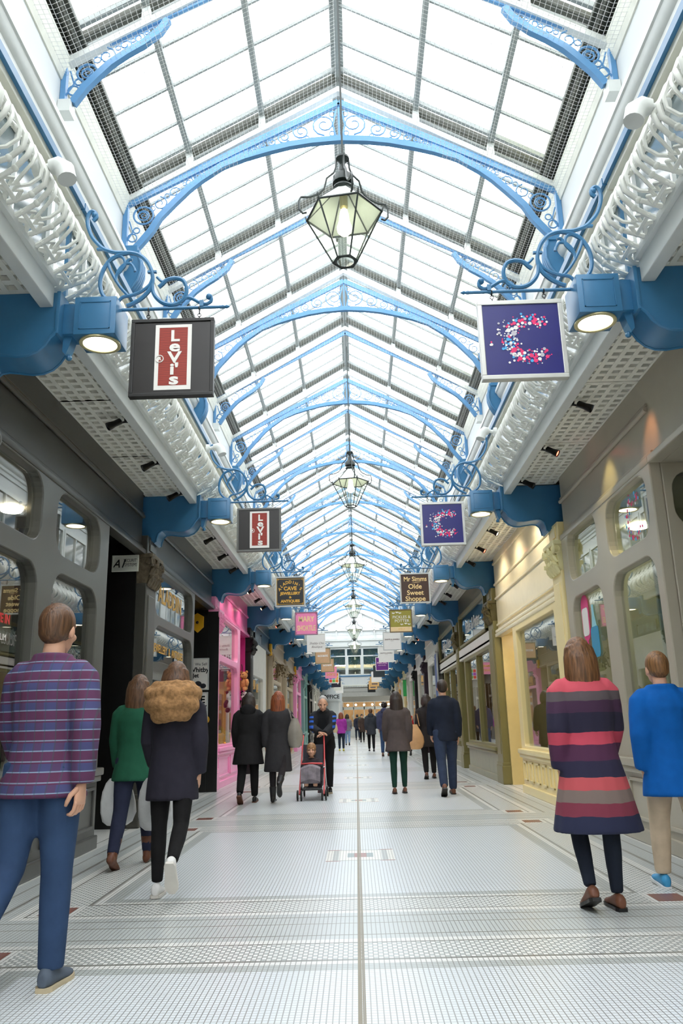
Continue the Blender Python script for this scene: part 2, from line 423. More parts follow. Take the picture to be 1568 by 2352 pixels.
# upper walls, with cornice, eaves board and gutter
for s, nm in ((-1, 'left'), (1, 'right')):
    mb = MB(); mb.box(s*XW, s*(XW+.25), YA, YE, 4.5, 9.75)
    for n in range(-1, 13):       # window reveals read as shallow sunk panels between the bays
        pass
    structure(mb.build('wall_'+nm, WALLW))
    cor = [(3.46,7.80),(3.43,7.80),(3.42,7.9),(3.385,7.93),(3.375,8.0),(3.34,8.02),(3.31,8.07),(3.29,8.12),(3.265,8.13),(3.265,8.2),(3.30,8.22),(3.36,8.25),(3.46,8.3)]
    mb = MB().prism([(s*x, z) for x, z in cor], YA, YE); structure(mb.build('trim_'+('2' if s < 0 else '3'), WHITE, smooth=35))
    mb = MB().prism([(s*x, z) for x, z in [(3.46,9.06),(3.44,9.06),(3.37,9.32),(3.36,9.40),(3.40,9.41),(3.46,9.2)]], YA, YE)
    structure(mb.build('trim_'+('4' if s < 0 else '5'), CREAMW))
    mb = MB(); mb.box(s*3.26, s*3.33, YA, YE, 9.52, 9.68); mb.box(s*3.33, s*3.46, YA, YE, 9.64, 9.74); mb.box(s*3.20, s*3.27, YA, YE, 9.64, 9.72)
    structure(mb.build('trim_'+('6' if s < 0 else '7'), DARKR))
    # balcony walkway slab
    mb = MB().box(s*2.24, s*3.5, YA, YE, 4.45, 4.52); structure(mb.build('slab_'+nm, mat('balcony_floor_board', (120,116,106), .7)))  # board greyed to put the shade of the grille slots into its colour
    # wall above and behind the shop line, closing the interiors off
    mb = MB().box(s*5.6, s*5.8, YA, YE, 0, 4.5); mb.box(s*2.95, s*5.7, YA, YE, 4.40, 4.45)
    structure(mb.build('wall_shop_rear_'+nm, INT_DARK))
mb = MB().box(-6, 6, YA-.2, YA, 0, 12); structure(mb.build('wall_back', WALLW))

# first-floor windows behind the balconies
def upper_window(s, yc, k):
    mb = MB(); w, z0, z1 = .95, 4.7, 7.35; x = s*(XW-.03)
    X0, X1 = s*(XW-.06), s*XW
    for (a, b, c, d) in ((-w-.09,-w,z0-.05,z1+.1),(w,w+.09,z0-.05,z1+.1),(-w,w,z1,z1+.1),(-w,w,z0-.05,z0+.03),(-.02,.02,z0,z1),(-w,w,6.1,6.14)):
        mb.box(X0, X1, yc+a, yc+b, c, d)
    mb.box(s*(XW-.12), X1, yc-w-.15, yc+w+.15, z0-.12, z0-.05)
    o = mb.build('window_%d' % k, WHITE); structure(o)
    p = MB().box(s*(XW-.015), s*(XW-.005), yc-w, yc+w, z0, z1).build('window_pane', DARKGLASS, o, world=True)
    return o
DARKGLASS = mat('dim_window_pane', (96,108,108), 0.06, var=0.25, scale=1.2, spec=1.0)
k = 1
for n in range(0, 12):
    for s in (-1, 1):
        for f in (.3, .7): upper_window(s, yn(n)+B*f, k); k += 1

# ---------------------------------------------------------------- roof
RZ = 11.67; SL = .583
def rz(x): return RZ - SL*abs(x)
mb = MB()
for s in (-1, 1):
    ya, yb = YA, YE
    for (xa, xb) in ((0, 1.26), (1.26, 2.43), (2.43, 3.30)):
        y = ya
        while y < yb - .01:
            y2 = min(y+B/2, yb); mb.quad((s*xa,y,rz(xa)+.03),(s*xb,y,rz(xb)+.03),(s*xb,y2,rz(xb)+.03),(s*xa,y2,rz(xa)+.03)); y = y2
structure(mb.build('ceiling', ROOFGLASS, base=(0, FB, 9)))
def slope_bar(mb, s, xa, xb, y, w, d, lift=0.0):
    """bar lying along the roof slope: width w along the arcade, depth d below the glass"""
    za, zb = rz(xa)+lift, rz(xb)+lift
    p = [(s*xa,y-w/2,za),(s*xb,y-w/2,zb),(s*xb,y+w/2,zb),(s*xa,y+w/2,za)]
    mb.add(p+[(x, yy, z-d) for (x, yy, z) in p], [(0,1,2,3),(7,6,5,4),(0,4,5,1),(1,5,6,2),(2,6,7,3),(3,7,4,0)])
nb = int((YE-YA)/(B/2))
mbs = {-1: MB(), 1: MB()}
yb0 = yn(1) - 11*B/2
bars = []
q = 0
while yb0 + q*B/8 < YE:
    y = yb0 + q*B/8
    for s in (-1, 1):
        if q % 4 == 0: continue
        slope_bar(mbs[s], s, .05, 3.28, y, .032, .05)
    q += 1
structure(mbs[-1].build('trim_8', ROOFG)); structure(mbs[1].build('trim_9', ROOFG))
mb = MB()
for s in (-1, 1):
    for xp in (1.26, 2.43):
        z = rz(xp); mb.box(s*(xp-.045), s*(xp+.045), YA, YE, z-.10, z-.005)
structure(mb.build('trim_10', ROOFG))
mb = MB().box(-.05, .05, YA, YE, RZ-.13, RZ+.02); mb.box(-.10, .10, YA, YE, RZ-.05, RZ-.02)
structure(mb.build('trim_11', ROOFG))

# ---------------------------------------------------------------- trusses
ARCH = [(3.24,8.46),(3.10,8.64),(3.0,8.78),(2.88,9.01),(2.64,9.29),(2.43,9.52),(2.25,9.68),(1.9,9.93),(1.54,10.08),(1.18,10.19),(.82,10.28),(.46,10.335),(0,10.365)]
def chordz(x): return 11.10 - .535*abs(x)
def scroll(mb, cx, cz, R, y, s, hand=1, a0=0.0, turns=1.6, r=.013, n=16):
    pts = []
    for i in range(n+1):
        t = i/n; a = a0 + hand*t*turns*2*PI; q = R*(1-.78*t)
        pts.append((s*(cx+q*math.cos(a)), y, cz+q*math.sin(a)))
    mb.tube(pts, [r*(1-.3*i/n) for i in range(n+1)], 5)
def arc_interp(x, tab):
    for (xa, za), (xb, zb) in zip(tab, tab[1:]):
        if xb <= x <= xa: return za + (zb-za)*(xa-x)/(xa-xb)
    return tab[-1][1]
def flatbar(mb, pts, hw, th, T=None):
    """flat iron bar following (x,z) points, hw half width in the plane, th thickness along y"""
    k = len(pts); L = []; R = []
    for i in range(k):
        a = Vector(pts[max(i-1,0)]); b = Vector(pts[min(i+1,k-1)]); d = (b-a).normalized(); n = Vector((-d.y, d.x))
        L.append(Vector(pts[i])+n*hw); R.append(Vector(pts[i])-n*hw)
    prof = [tuple(v) for v in L] + [tuple(v) for v in reversed(R)]
    vs = []; fs = []
    for yy in (-th/2, th/2):
        for p in L: vs.append((p.x, yy, p.y))
        for p in R: vs.append((p.x, yy, p.y))
    o = 2*k
    for i in range(k-1):
        fs += [(i, i+1, k+i+1, k+i), (o+i, o+k+i, o+k+i+1, o+i+1), (i, o+i, o+i+1, i+1), (k+i, k+i+1, o+k+i+1, o+k+i)]
    fs += [(0, k, o+k, o), (k-1, o+k-1, o+2*k-1, 2*k-1)]
    return mb.add(vs, fs, T)
def truss_parts(full):
    """meshes of one roof truss, local: x across, y=0 plane, z absolute"""
    raf = MB(); edg = MB(); whi = MB(); blu = MB(); orn = MB()
    for s in (-1, 1):
        slope_bar(raf, s, 0, 3.30, 0, .10, .12); slope_bar(edg, s, 0, 3.30, .17, .06, .08); slope_bar(edg, s, 0, 3.30, -.17, .06, .08)
        slope_bar(whi, s, 0, 3.40, 0, .11, .10, lift=-.30)
        for xp in (1.26, 2.43): whi.box(s*(xp-.05), s*(xp+.05), -.05, .05, rz(xp)-.31, rz(xp)-.08)
        whi.box(s*3.30, s*3.455, -.09, .09, 8.30 if full else 8.55, 8.47 if full else 8.72)
        if full:
            flatbar(blu, [(s*3.455, 9.24), (s*1.7, chordz(1.7)), (s*.0, 11.08)], .055, .06)
            flatbar(blu, [(s*x, z) for x, z in ARCH], .05, .09)
            blu.box(s*3.38, s*3.455, -.045, .045, 8.47, 9.26)
        else:
            flatbar(blu, [(s*3.455, 9.34), (s*1.7, 10.28), (s*.0, 11.2)], .05, .05)
            F = [(3.30,8.72),(3.16,8.95),(3.02,9.12),(2.86,9.3),(2.66,9.46),(2.45,9.6),(2.25,9.78),(2.15,9.96)]
            flatbar(blu, [(s*x, z) for x, z in F], .045, .08)
            blu.box(s*3.39, s*3.455, -.04, .04, 8.72, 9.36)
        tab = ARCH if full else F
        top = (lambda x: 9.24 + (chordz(1.7)-9.24)*(3.455-x)/(3.455-1.7)) if full else (lambda x: 9.34+.535*(3.455-x))
        # spandrel ornaments: big wheel by the wall, then a run of shrinking scrolls
        c0 = (3.14, 9.06 if full else 9.18); R0 = .155 if full else .13
        orn.ring((s*c0[0], 0, c0[1]), R0, .016, n=20, m=5); orn.ring((s*c0[0], 0, c0[1]), R0*.55, .012, n=14, m=5)
        scroll(orn, c0[0], c0[1], R0*.5, 0, s, 1, .4, 1.2, .011, 10)
        zb = tab[0][1]
        orn.ring((s*3.30, 0, zb+.20), .07, .012, n=12, m=5); orn.ring((s*3.24, 0, zb+.33), .05, .011, n=10, m=5)
        orn.tube([(s*3.40, 0, zb+.12), (s*3.3, 0, zb+.3), (s*3.36, 0, zb+.5)], .012, 5)
        x = c0[0]-R0-.1; hand = 1
        while x > (1.75 if full else 2.3):
            lo = arc_interp(x, tab)+.05; hi = top(x)-.055; h = hi-lo
            if h < .05: break
            R = min(.13, h*.48)
            scroll(orn, x, (lo+hi)/2, R, 0, s, hand, PI/2*hand, 1.35, .013, 12)
            orn.ring((s*(x+R*.9), 0, lo+h*.3), R*.35, .009, n=8, m=4)
            x -= R*1.75; hand = -hand
        if full:
            x = .24; hand = 1      # crown ornaments growing towards the apex
            while x < 1.55:
                lo = arc_interp(x, tab)+.06; hi = chordz(x)-.06; h = hi-lo
                if h < .07: break
                R = min(.21, h*.46)
                scroll(orn, x, lo+h*.5, R, 0, s, hand, -PI/2*hand, 1.6, .014, 18)
                orn.ring((s*(x+R*.75), 0, hi-h*.2), R*.3, .01, n=10, m=4)
                orn.ring((s*(x-R*.6), 0, lo+h*.15), R*.22, .009, n=8, m=4)
                x += R*1.8; hand = -hand
            orn.tube([(s*.05,0,10.42),(s*.10,0,10.65),(s*.04,0,10.95)], .016, 5)
            orn.ring((s*.10,0,10.86), .055, .011, n=10, m=4)
            flatbar(blu, [(s*1.95, chordz(1.95)-.07), (s*1.5, chordz(1.5)-.08)], .07, .03)
    if full: orn.tube([(0,0,10.4),(0,0,11.0)], .018, 6)
    return raf, edg, whi, blu, orn
TR = {}
TRBLUE = mat('flare_paled_truss_blue', (88,140,186), 0.4, var=0.05)  # bracket blue made paler, putting the sky flare into the truss colour
def place_truss(n, full):
    y = yn(n)
    k = int(n+.01); o_ = ['', 'nearest', 'second', 'third', 'fourth', 'fifth'][k] if k < 6 else 'far'
    lab = o_+' '+('blue arched roof truss with scrollwork right across its span' if full else 'slim blue roof rafter frame with scroll brackets only at its two ends')
    if k >= 6: lab += ', beyond the fifth'
    grp = 'arched roof trusses' if full else 'intermediate roof frames'
    if full not in TR:
        o = empty('roof_truss' if full else 'roof_rafter_frame', (0, y, 8.46), lab, 'roof truss', grp)
        raf, edg, whi, blu, orn = truss_parts(full)
        for m, nm, mt, sm in ((raf,'rafter',DARKR,False),(edg,'glazing_rafter',ROOFG,False),(whi,'white_rafter',WHITE,False),(blu,'arch_rib',TRBLUE,40),(orn,'scrollwork',TRBLUE,50)):
            m.v = [(a, b, c-8.46) for a, b, c in m.v]; m.build(nm, mt, o, smooth=sm)
        TR[full] = o; return o
    return dup(TR[full], (0, y, 8.46), lab)
for n2 in range(1, 25):
    n = n2/2 + .5
    if yn(n) < YE-.3: place_truss(n, n2 % 2 == 1)

# bird netting hung just under the trusses: white wires over both slopes
def netz(x): return 11.02 - .535*abs(x) - .16
NETM = mat('net_cord', (246,246,244), 0.6, var=0.02)
for s in (-1, 1):
    mb = MB(); r = .0026
    for i in range(55):
        x = .03+i*.0625
        if x > 3.44: break
        z = netz(x) if x < 3.2 else netz(3.2)
        mb.quad((s*(x-r), 0, z+r), (s*(x+r), 0, z), (s*(x+r), YE-1, z), (s*(x-r), YE-1, z+r))
    y = 3.0
    while y < 40:
        mb.quad((s*.02, y-r, netz(0)), (s*3.2, y-r, netz(3.2)), (s*3.2, y+r, netz(3.2)), (s*.02, y+r, netz(0)))
        mb.quad((s*3.2, y-r, netz(3.2)), (s*3.44, y-r, netz(3.2)), (s*3.44, y+r, netz(3.2)), (s*3.2, y+r, netz(3.2)))
        y += .0625
    tag(mb.build('bird_netting', NETM), 'sheet of fine pale bird netting under the %s roof slope' % ('left' if s < 0 else 'right'), 'netting', 'bird netting under the roof', kind='thing')

# ---------------------------------------------------------------- far end of the arcade
mb = MB()
mb.box(-6, -2.58, YE, YE+.2, 4.1, 12); mb.box(2.80, 6, YE, YE+.2, 4.1, 12)
mb.box(-2.58, 2.80, YE, YE+.2, 4.1, 5.15); mb.box(-2.58, 2.80, YE, YE+.2, 7.4, 8.1)
mb.prism([(-2.58,12),(-2.58,9.45),(.13,10.75),(2.80,9.45),(2.80,12)], YE, YE+.2)
mb.box(-6, -1.15, YE, YE+.2, 0, 4.1); mb.box(3.3, 6, YE, YE+.2, 0, 4.1)
structure(mb.build('wall_far', WALLW))
# gable light: louvred white panel with mullions
g = MB(); g.prism([(-2.58,8.1),(2.80,8.1),(2.80,9.45),(.13,10.75),(-2.58,9.45)], YE+.12, YE+.16)
for i in range(9): g.box(-2.58, 2.8, YE+.1, YE+.13, 8.2+i*.3, 8.23+i*.3)
go = g.build('window_60', mat('pale_gable_boarding', (226,228,228), .6, var=.03)); structure(go)
g = MB()
for x in (-2.58, -1.5, -.42, .68, 1.75, 2.80): g.box(x-.05, x+.05, YE-.02, YE+.12, 8.1, 9.45+1.3*(1-abs(x-.13)/2.72))
g.box(-2.7, 2.9, YE-.1, YE+.1, 8.0, 8.14); g.box(-2.7, 2.9, YE-.16, YE+.05, 7.5, 7.74); g.box(-2.58, 2.8, YE-.02, YE+.1, 8.85, 8.92)
for s in (-1, 1): flatbar(g, [(.13+s*2.75, 9.4), (.13, 10.72)], .09, .12, at(0, YE-.02, 0))
structure(g.build('trim_12', WHITE))
# row of windows under the gable
g = MB()
for x in (-2.58,-2.12,-.72,.36+.3,1.1+.98,2.8): g.box(x-.09, x+.09, YE-.03, YE+.1, 5.15, 7.4)
for z in (5.15, 6.72, 7.36): g.box(-2.58, 2.8, YE-.02, YE+.1, z-.05, z+.05)
for x in (-.72+.12, .66-.12): g.box(x-.06, x+.06, YE-.04, YE+.1, 5.15, 6.7)
w = g.build('window_61', WHITE); structure(w)
MB().box(-2.58, 2.8, YE+.08, YE+.09, 5.15, 7.4).build('window_pane', glass_mat('end_window_glass', ior=1.45), w, world=True)
g = MB(); g.box(-2.58, 2.8, YE+.5, YE+.52, 6.05, 7.4)
for i in range(36): g.tube([(-2.55+i*.15, YE+.48, 6.0), (-2.55+i*.15, YE+.48, 7.4)], .05, 6)
tag(g.build('curtain', mat('dark_green_curtain', (64,92,86), .8, var=.1)), 'dark green curtains drawn across the end windows over the entrance', 'curtain')
g = MB().box(-2.6, 2.8, YE+2.8, YE+3.0, 4.2, 7.6); g.box(-2.7, 2.9, YE+.2, YE+3, 7.5, 7.6); g.box(-2.7,2.9,YE+.2,YE+3,4.1,4.2); g.box(-2.7,-2.6,YE+.2,YE+3,4.1,7.6); g.box(2.8,2.9,YE+.2,YE+3,4.1,7.6)
structure(g.build('wall_room_above', INT_MID))
for i, x in enumerate((-1.2, .4, 1.9)):
    tag(MB().box(x-.5, x+.5, YE+1.4, YE+1.5, 6.0+.12*i, 6.08+.12*i).build('strip_light', CEILON), 'glowing strip light in the room behind the end windows', 'light', 'strip lights behind the end windows')
# blue sill line and dentils
g = MB().box(-2.7, 2.9, YE-.05, YE, 5.0, 5.07); structure(g.build('trim_13', BLUE))
g = MB()
for i in range(26): g.box(-2.6+i*.21, -2.5+i*.21, YE-.06, YE, 4.12, 4.22)
g.box(-2.7, 2.9, YE-.08, YE, 4.22, 4.3)
for i in range(18): g.box(-2.6+i*.3, -2.59+i*.3, YE-.01, YE, 4.3, 4.95)
structure(g.build('trim_14', CREAMW))
# entrance: deep grey lintel over the way out and the bright shop front beyond it
g = MB(); g.prism([(YE,4.05),(YE+.3,4.05),(YE+3,3.55),(YE+3,3.0),(YE+2.6,3.0),(YE+.2,3.75),(YE,3.75)], -1.15, 3.3, axis='x')
g.box(-1.15, 3.3, YE+.02, YE+.1, 3.35, 3.8)
structure(g.build('beam_entrance', mat('grey_lintel', (176,174,166), .5, var=.04)))
g = MB().box(-5, 6, YE+9, YE+9.2, 0, 6); structure(g.build('wall_shop_beyond', INT_WARM))
g = MB().box(-8, 9, YE+.3, YE+9.4, 5.6, 5.75); structure(g.build('slab_added_sky_block', INT_MID))  # unseen slab added to keep sky light off the far shop front
g = MB().box(-8.1, -8, YE, YE+9.4, 0, 5.7); g.box(9, 9.1, YE, YE+9.4, 0, 5.7); structure(g.build('wall_way_out_sides', INT_MID))
tag(MB().box(-5, 6, YE+5.14, YE+5.9, 0.0, 0.9).build('display_counter', WHITE), 'long low white display counter beyond the far entrance', 'counter')
g = MB(); g.box(-5, 6, YE+5.0, YE+5.1, 0.0, 0.9); g.box(-5, 6, YE+5, YE+5.1, 2.35, 2.6); g.box(-5,6,YE+5,YE+5.1,3.0,3.15)
for i in range(12): g.box(-5+i*.95, -4.93+i*.95, YE+5, YE+5.1, .9, 3.0)
tag(g.build('shopfront', WHITE), 'bright white shop front facing the far entrance of the arcade', 'shopfront')
random.seed(3)
for i in range(9):
    x = -1.4+i*.55; c = random.choice([(120,60,50),(60,80,110),(150,140,120),(90,110,80),(190,180,160)])
    g = MB().bbox(x-.2, x+.2, YE+5.3, YE+5.7, .9, 1.3+random.random()*.8, .03)
    g.ball((x, YE+5.5, 1.5+random.random()*.3), (.12,.12,.18), 8, 6)
    tag(g.build('display_goods', mat('goods_%d' % (i % 5), [(150,96,80),(80,96,120),(190,170,140),(110,130,110),(214,206,190)][i % 5], .6)), 'goods on show in the white shop window beyond the entrance', 'goods', 'goods in the far shop window')
g = MB()
for i in range(10): g.ball((-3+i*.75, YE+6.5, 2.8), .09, 8, 6)
tag(g.build('ceiling_spotlights', CEILON), 'row of small bright ceiling spots in the far shop', 'light', kind='stuff')
# ================================================================ BALCONIES, BRACKETS, SIGNS, LANTERNS
def nY(n, s): return yn(n) - (.09 if (n == 1 and s > 0) else 0)
ZS = 4.36          # underside of the balcony
# ---------------------------------------------------------------- railing of one bay
BELLY = [(0,4.40),(-.02,4.43),(-.10,4.46),(-.22,4.52),(-.295,4.60),(-.31,4.68),(-.265,4.78),(-.17,4.88),(-.10,4.98),(-.06,5.07),(-.07,5.14)]
def belly(t):
    q = t*(len(BELLY)-1); i = min(int(q), len(BELLY)-2); u = q-i
    a, b = BELLY[i], BELLY[i+1]; return (a[0]+(b[0]-a[0])*u, a[1]+(b[1]-a[1])*u)
def baluster_mb():
    """one bellied cast-iron unit, centred on y=0, x measured from the beam towards the arcade (negative = out)"""
    mb = MB()
    def P(t, y): x, z = belly(t); return (x, y, z)
    for s in (-1, 1):
        # tall ribs: from the base over the belly, pinched together, then up to the rail
        mb.tube([P(t, s*y) for t, y in ((0,.085),(.1,.09),(.2,.105),(.3,.125),(.4,.135),(.5,.125),(.6,.095),(.7,.065),(.8,.055),(.9,.06),(1,.065))], [.02,.02,.018,.018,.019,.019,.018,.017,.017,.018,.02], 6)
        # inner heart curves
        mb.tube([P(t, s*y) for t, y in ((.26,.012),(.32,.05),(.40,.065),(.48,.055),(.56,.022),(.6,.0))], .013, 5)
        mb.tube([P(t, s*y) for t, y in ((.6,.0),(.66,.03),(.7,.03),(.72,.012))], .011, 5)
        for t, y, r in ((.68,.068,.028),(.86,.058,.028),(.97,.064,.03),(.30,.125,.024)): 
            x, z = belly(t); mb.ball((x, s*y, z), r, 7, 5)
        # short uprights of the neighbours and the shoulder curl
        mb.tube([P(t, s*y) for t, y in ((.5,.13),(.58,.155),(.66,.165),(.74,.15),(.70,.125))], .013, 5)
        # M-shaped brackets over the base panel
        mb.tube([P(t, s*y) for t, y in ((.22,.115),(.27,.06),(.24,.03),(.28,.0))], .015, 5)
        mb.tube([P(.02, s*.115), P(.22, s*.115)], .014, 5)
    for t in (.02, .22): mb.tube([P(t, -.125), P(t, .125)], .016, 5)
    x, z = belly(.125); cen = Vector((x, 0, z)); a = Vector((0, 1, 0)); x2, z2 = belly(.2); x1, z1 = belly(.07); b = Vector((x2-x1, 0, z2-z1)).normalized()
    for R, r in ((.072, .020), (.026, .015)): mb.tube([cen+a*R*math.cos(2*PI*i/12)+b*R*math.sin(2*PI*i/12) for i in range(12)], r, 5, closed=True)
    # leaf bosses between the ribs
    for t, r in ((.93,.045),(.80,.03),(.74,.022)): x, z = belly(t); mb.ball((x, 0, z), (r*.6, r, r*1.2), 7, 5)
    for s in (-1, 1): x, z = belly(.9); mb.ball((x, s*.13, z), (.022,.032,.04), 6, 4)
    return mb
NBAL = 16
BAL_ME = {}
def balcony(n, s):
    ya, yb = nY(n, s)+.17, nY(n+1, s)-.17
    L = yb-ya; side = 'left' if s < 0 else 'right'
    lab = 'white bellied balcony railing with blue handrail on the %s, beyond the third bracket' % side
    if n == 0: lab = 'nearest white bellied balcony railing, at the top %s edge' % side
    if n == 1: lab = 'white bellied balcony railing between the first and second blue brackets on the %s' % side
    if n == 2: lab = 'white bellied balcony railing between the second and third blue brackets on the %s' % side
    root = empty('balcony_railing', (s*2.2, ya, 4.2), lab, 'railing', 'cast-iron balcony railings on the %s' % side)
    mb = MB()
    mb.bbox(s*2.16, s*2.26, ya-.02, yb+.02, 4.24, 4.44, .008); mb.box(s*2.12, s*2.17, ya-.0, yb, 4.40, 4.46)
    mb.build('bottom_beam', WHITE, root, world=True)
    # handrail drops back a little towards each bracket
    pl = [(s*2.09, ya-.16, 5.17), (s*2.09, yb+.16, 5.17)]
    def sweep(dx0, dx1, z0, z1):
        m = MB(); k = len(pl); vs = []
        for (x, y, z) in pl: vs += [(x+s*dx0, y, z0), (x+s*dx1, y, z0), (x+s*dx1, y, z1), (x+s*dx0, y, z1)]
        fs = [(4*i+j, 4*i+(j+1) % 4, 4*i+4+(j+1) % 4, 4*i+4+j) for i in range(k-1) for j in range(4)] + [(0,1,2,3), (4*k-4,4*k-3,4*k-2,4*k-1)]
        return m.add(vs, fs)
    sweep(-.06, .06, 5.185, 5.25).build('handrail', BLUE, root, world=True)
    sweep(-.03, .05, 5.13, 5.186).build('top_rail', CREAMW, root, world=True)
    for y in (ya-.06,):
        MB().box(s*2.17, s*2.20, y-.02, y+.02, 4.44, 5.13).build('newel_post', BLUE, root, world=True)
    far = n > 6
    key = (s, n > 3)
    if key not in BAL_ME:
        m = baluster_mb(); m.v = [(x*s, y, z-4.2) for x, y, z in m.v]
        BAL_ME[key] = m.mesh('baluster', CAST, 60)
    p = (L+.34)/NBAL
    for i in range(NBAL):
        o = bpy.data.objects.new('baluster', BAL_ME[key]); COL.objects.link(o); o.parent = root
        o.location = (0, p*(i+.5)-.17, 0)
    return root
for n in range(0, NB):
    for s in (-1, 1): balcony(n, s)

# ---------------------------------------------------------------- openwork panels under the balconies
GR = {}
def grille(n, k, s):
    ya = nY(n, s)+.16; yb = nY(n+1, s)-.16; L = (yb-ya)/3; y0 = ya+k*L
    side = 'left' if s < 0 else 'right'
    if s not in GR:
        mb = MB(); X0, X1 = 2.27, 2.86; nx, ny = 5, 13; px = (X1-X0)/nx; py = (L-.02)/ny
        for i in range(nx+1):
            x = X0+i*px; mb.box(s*(x-.022), s*(x+.022), .01, L-.01, 0, .045)
        for j in range(ny+1):
            y = .01+j*py; mb.box(s*X0, s*X1, y-.03, y+.03, .004, .045)
        mb.v = [(x, y, z) for x, y, z in mb.v]
        GR[s] = mb.mesh('ceiling_grille', mat('grille_white_paint', (238,236,224), .45, var=.03), off=(s*2.56, L/2, 0))
    o = bpy.data.objects.new('ceiling_grille', GR[s]); COL.objects.link(o); o.location = (s*2.56, y0+L/2, ZS)
    pos = {0: 'nearest', 1: 'middle', 2: 'farthest'}[k]
    if n in (1, 2): lab = '%s openwork panel under the %s balcony past the %s blue bracket' % (pos, side, 'first' if n == 1 else 'second'); 
    else: lab = 'white openwork panel under the %s balcony, beyond the third blue bracket' % side if n else 'white openwork panel under the %s balcony before the first bracket' % side
    tag(o, lab, 'grille', 'openwork panels under the %s balcony' % side)
for n in range(0, NB):
    for s in (-1, 1):
        for k in range(3): grille(n, k, s)

# ---------------------------------------------------------------- blue cantilever brackets with light boxes
ORD = ['', 'first', 'second', 'third', 'fourth', 'fifth', 'sixth', 'seventh', 'eighth', 'ninth', 'tenth', 'eleventh', 'twelfth']
def bracket_parts(s):
    P = [(2.96,4.36),(2.13,4.36),(2.12,4.34),(2.12,4.05),(2.135,4.02),(2.165,3.99),(2.20,3.93),(2.25,3.88),(2.32,3.85),(2.40,3.845),(2.50,3.86),(2.58,3.87),(2.64,3.86),(2.685,3.82),(2.705,3.76),(2.715,3.70),(2.74,3.685),(2.77,3.71),(2.80,3.74),(2.96,3.76)]
    body = MB().prism([(s*x, z) for x, z in P], -.15, .15)
    for yy in (-.155, .155):   # raised edge along the front and the curl
        body.tube([(s*x, yy, z) for x, z in P[3:16]], .012, 5)
    body.bbox(s*2.105, s*2.135, -.165, .165, 4.02, 4.365, .006)
    arm = MB().bbox(s*1.99, s*2.115, -.09, .09, 4.05, 4.30, .008)
    arm.prism([(s*2.04,4.05),(s*2.11,4.05),(s*2.11,3.93),(s*2.085,3.90),(s*2.06,3.97)], -.05, .05)
    arm.ball((s*2.075, 0, 3.90), .025, 8, 6)
    box = MB().bbox(s*1.69, s*2.0, -.155, .155, 4.01, 4.315, .006)
    for (a, b, c, d) in ((1.73,1.96,4.05,4.058),(1.73,1.96,4.267,4.275),(1.73,1.738,4.05,4.275),(1.952,1.96,4.05,4.275)):
        for yy in (-.160, .150): box.box(s*a, s*b, yy, yy+.01, c, d)
    rim = MB().lathe([(.15,.0),(.152,-.012),(.14,-.016),(.125,-.012),(.122,0)], (s*1.845, 0, 4.01), 28)
    lens = MB().lathe([(.0,-.002),(.123,-.002)], (s*1.845, 0, 4.007), 28)
    return body, arm, box, rim, lens
RIM = mat('lamp_rim', (206,196,150), .35, metal=.3)
for n in range(1, NB+1):
    for s in (-1, 1):
        side = 'left' if s < 0 else 'right'
        lab = '%s blue scrolled balcony bracket from the viewer on the %s, its lamp box lit' % (ORD[n], side) if n else 'blue scrolled balcony bracket beside the viewer on the %s' % side
        root = empty('balcony_bracket', (s*2.9, nY(n, s), 3.68), lab, 'bracket', 'blue brackets carrying the %s balcony' % side)
        body, arm, box, rim, lens = bracket_parts(s)
        off = Vector((s*2.9, 0, 3.68))
        for m, nm, mt, sm in ((body,'bracket_body',BLUE,30),(arm,'arm',BLUE,30),(box,'lamp_box',BLUE,30)):
            m.v = [(x-off.x, y, z-off.z) for x, y, z in m.v]; o = m.build(nm, mt, root, smooth=sm)
        for m, nm, mt in ((rim,'lamp_rim',RIM),(lens,'lens',LAMPON)):
            m.v = [(x-off.x, y, z-off.z) for x, y, z in m.v]; m.build(nm, mt, o, smooth=40)

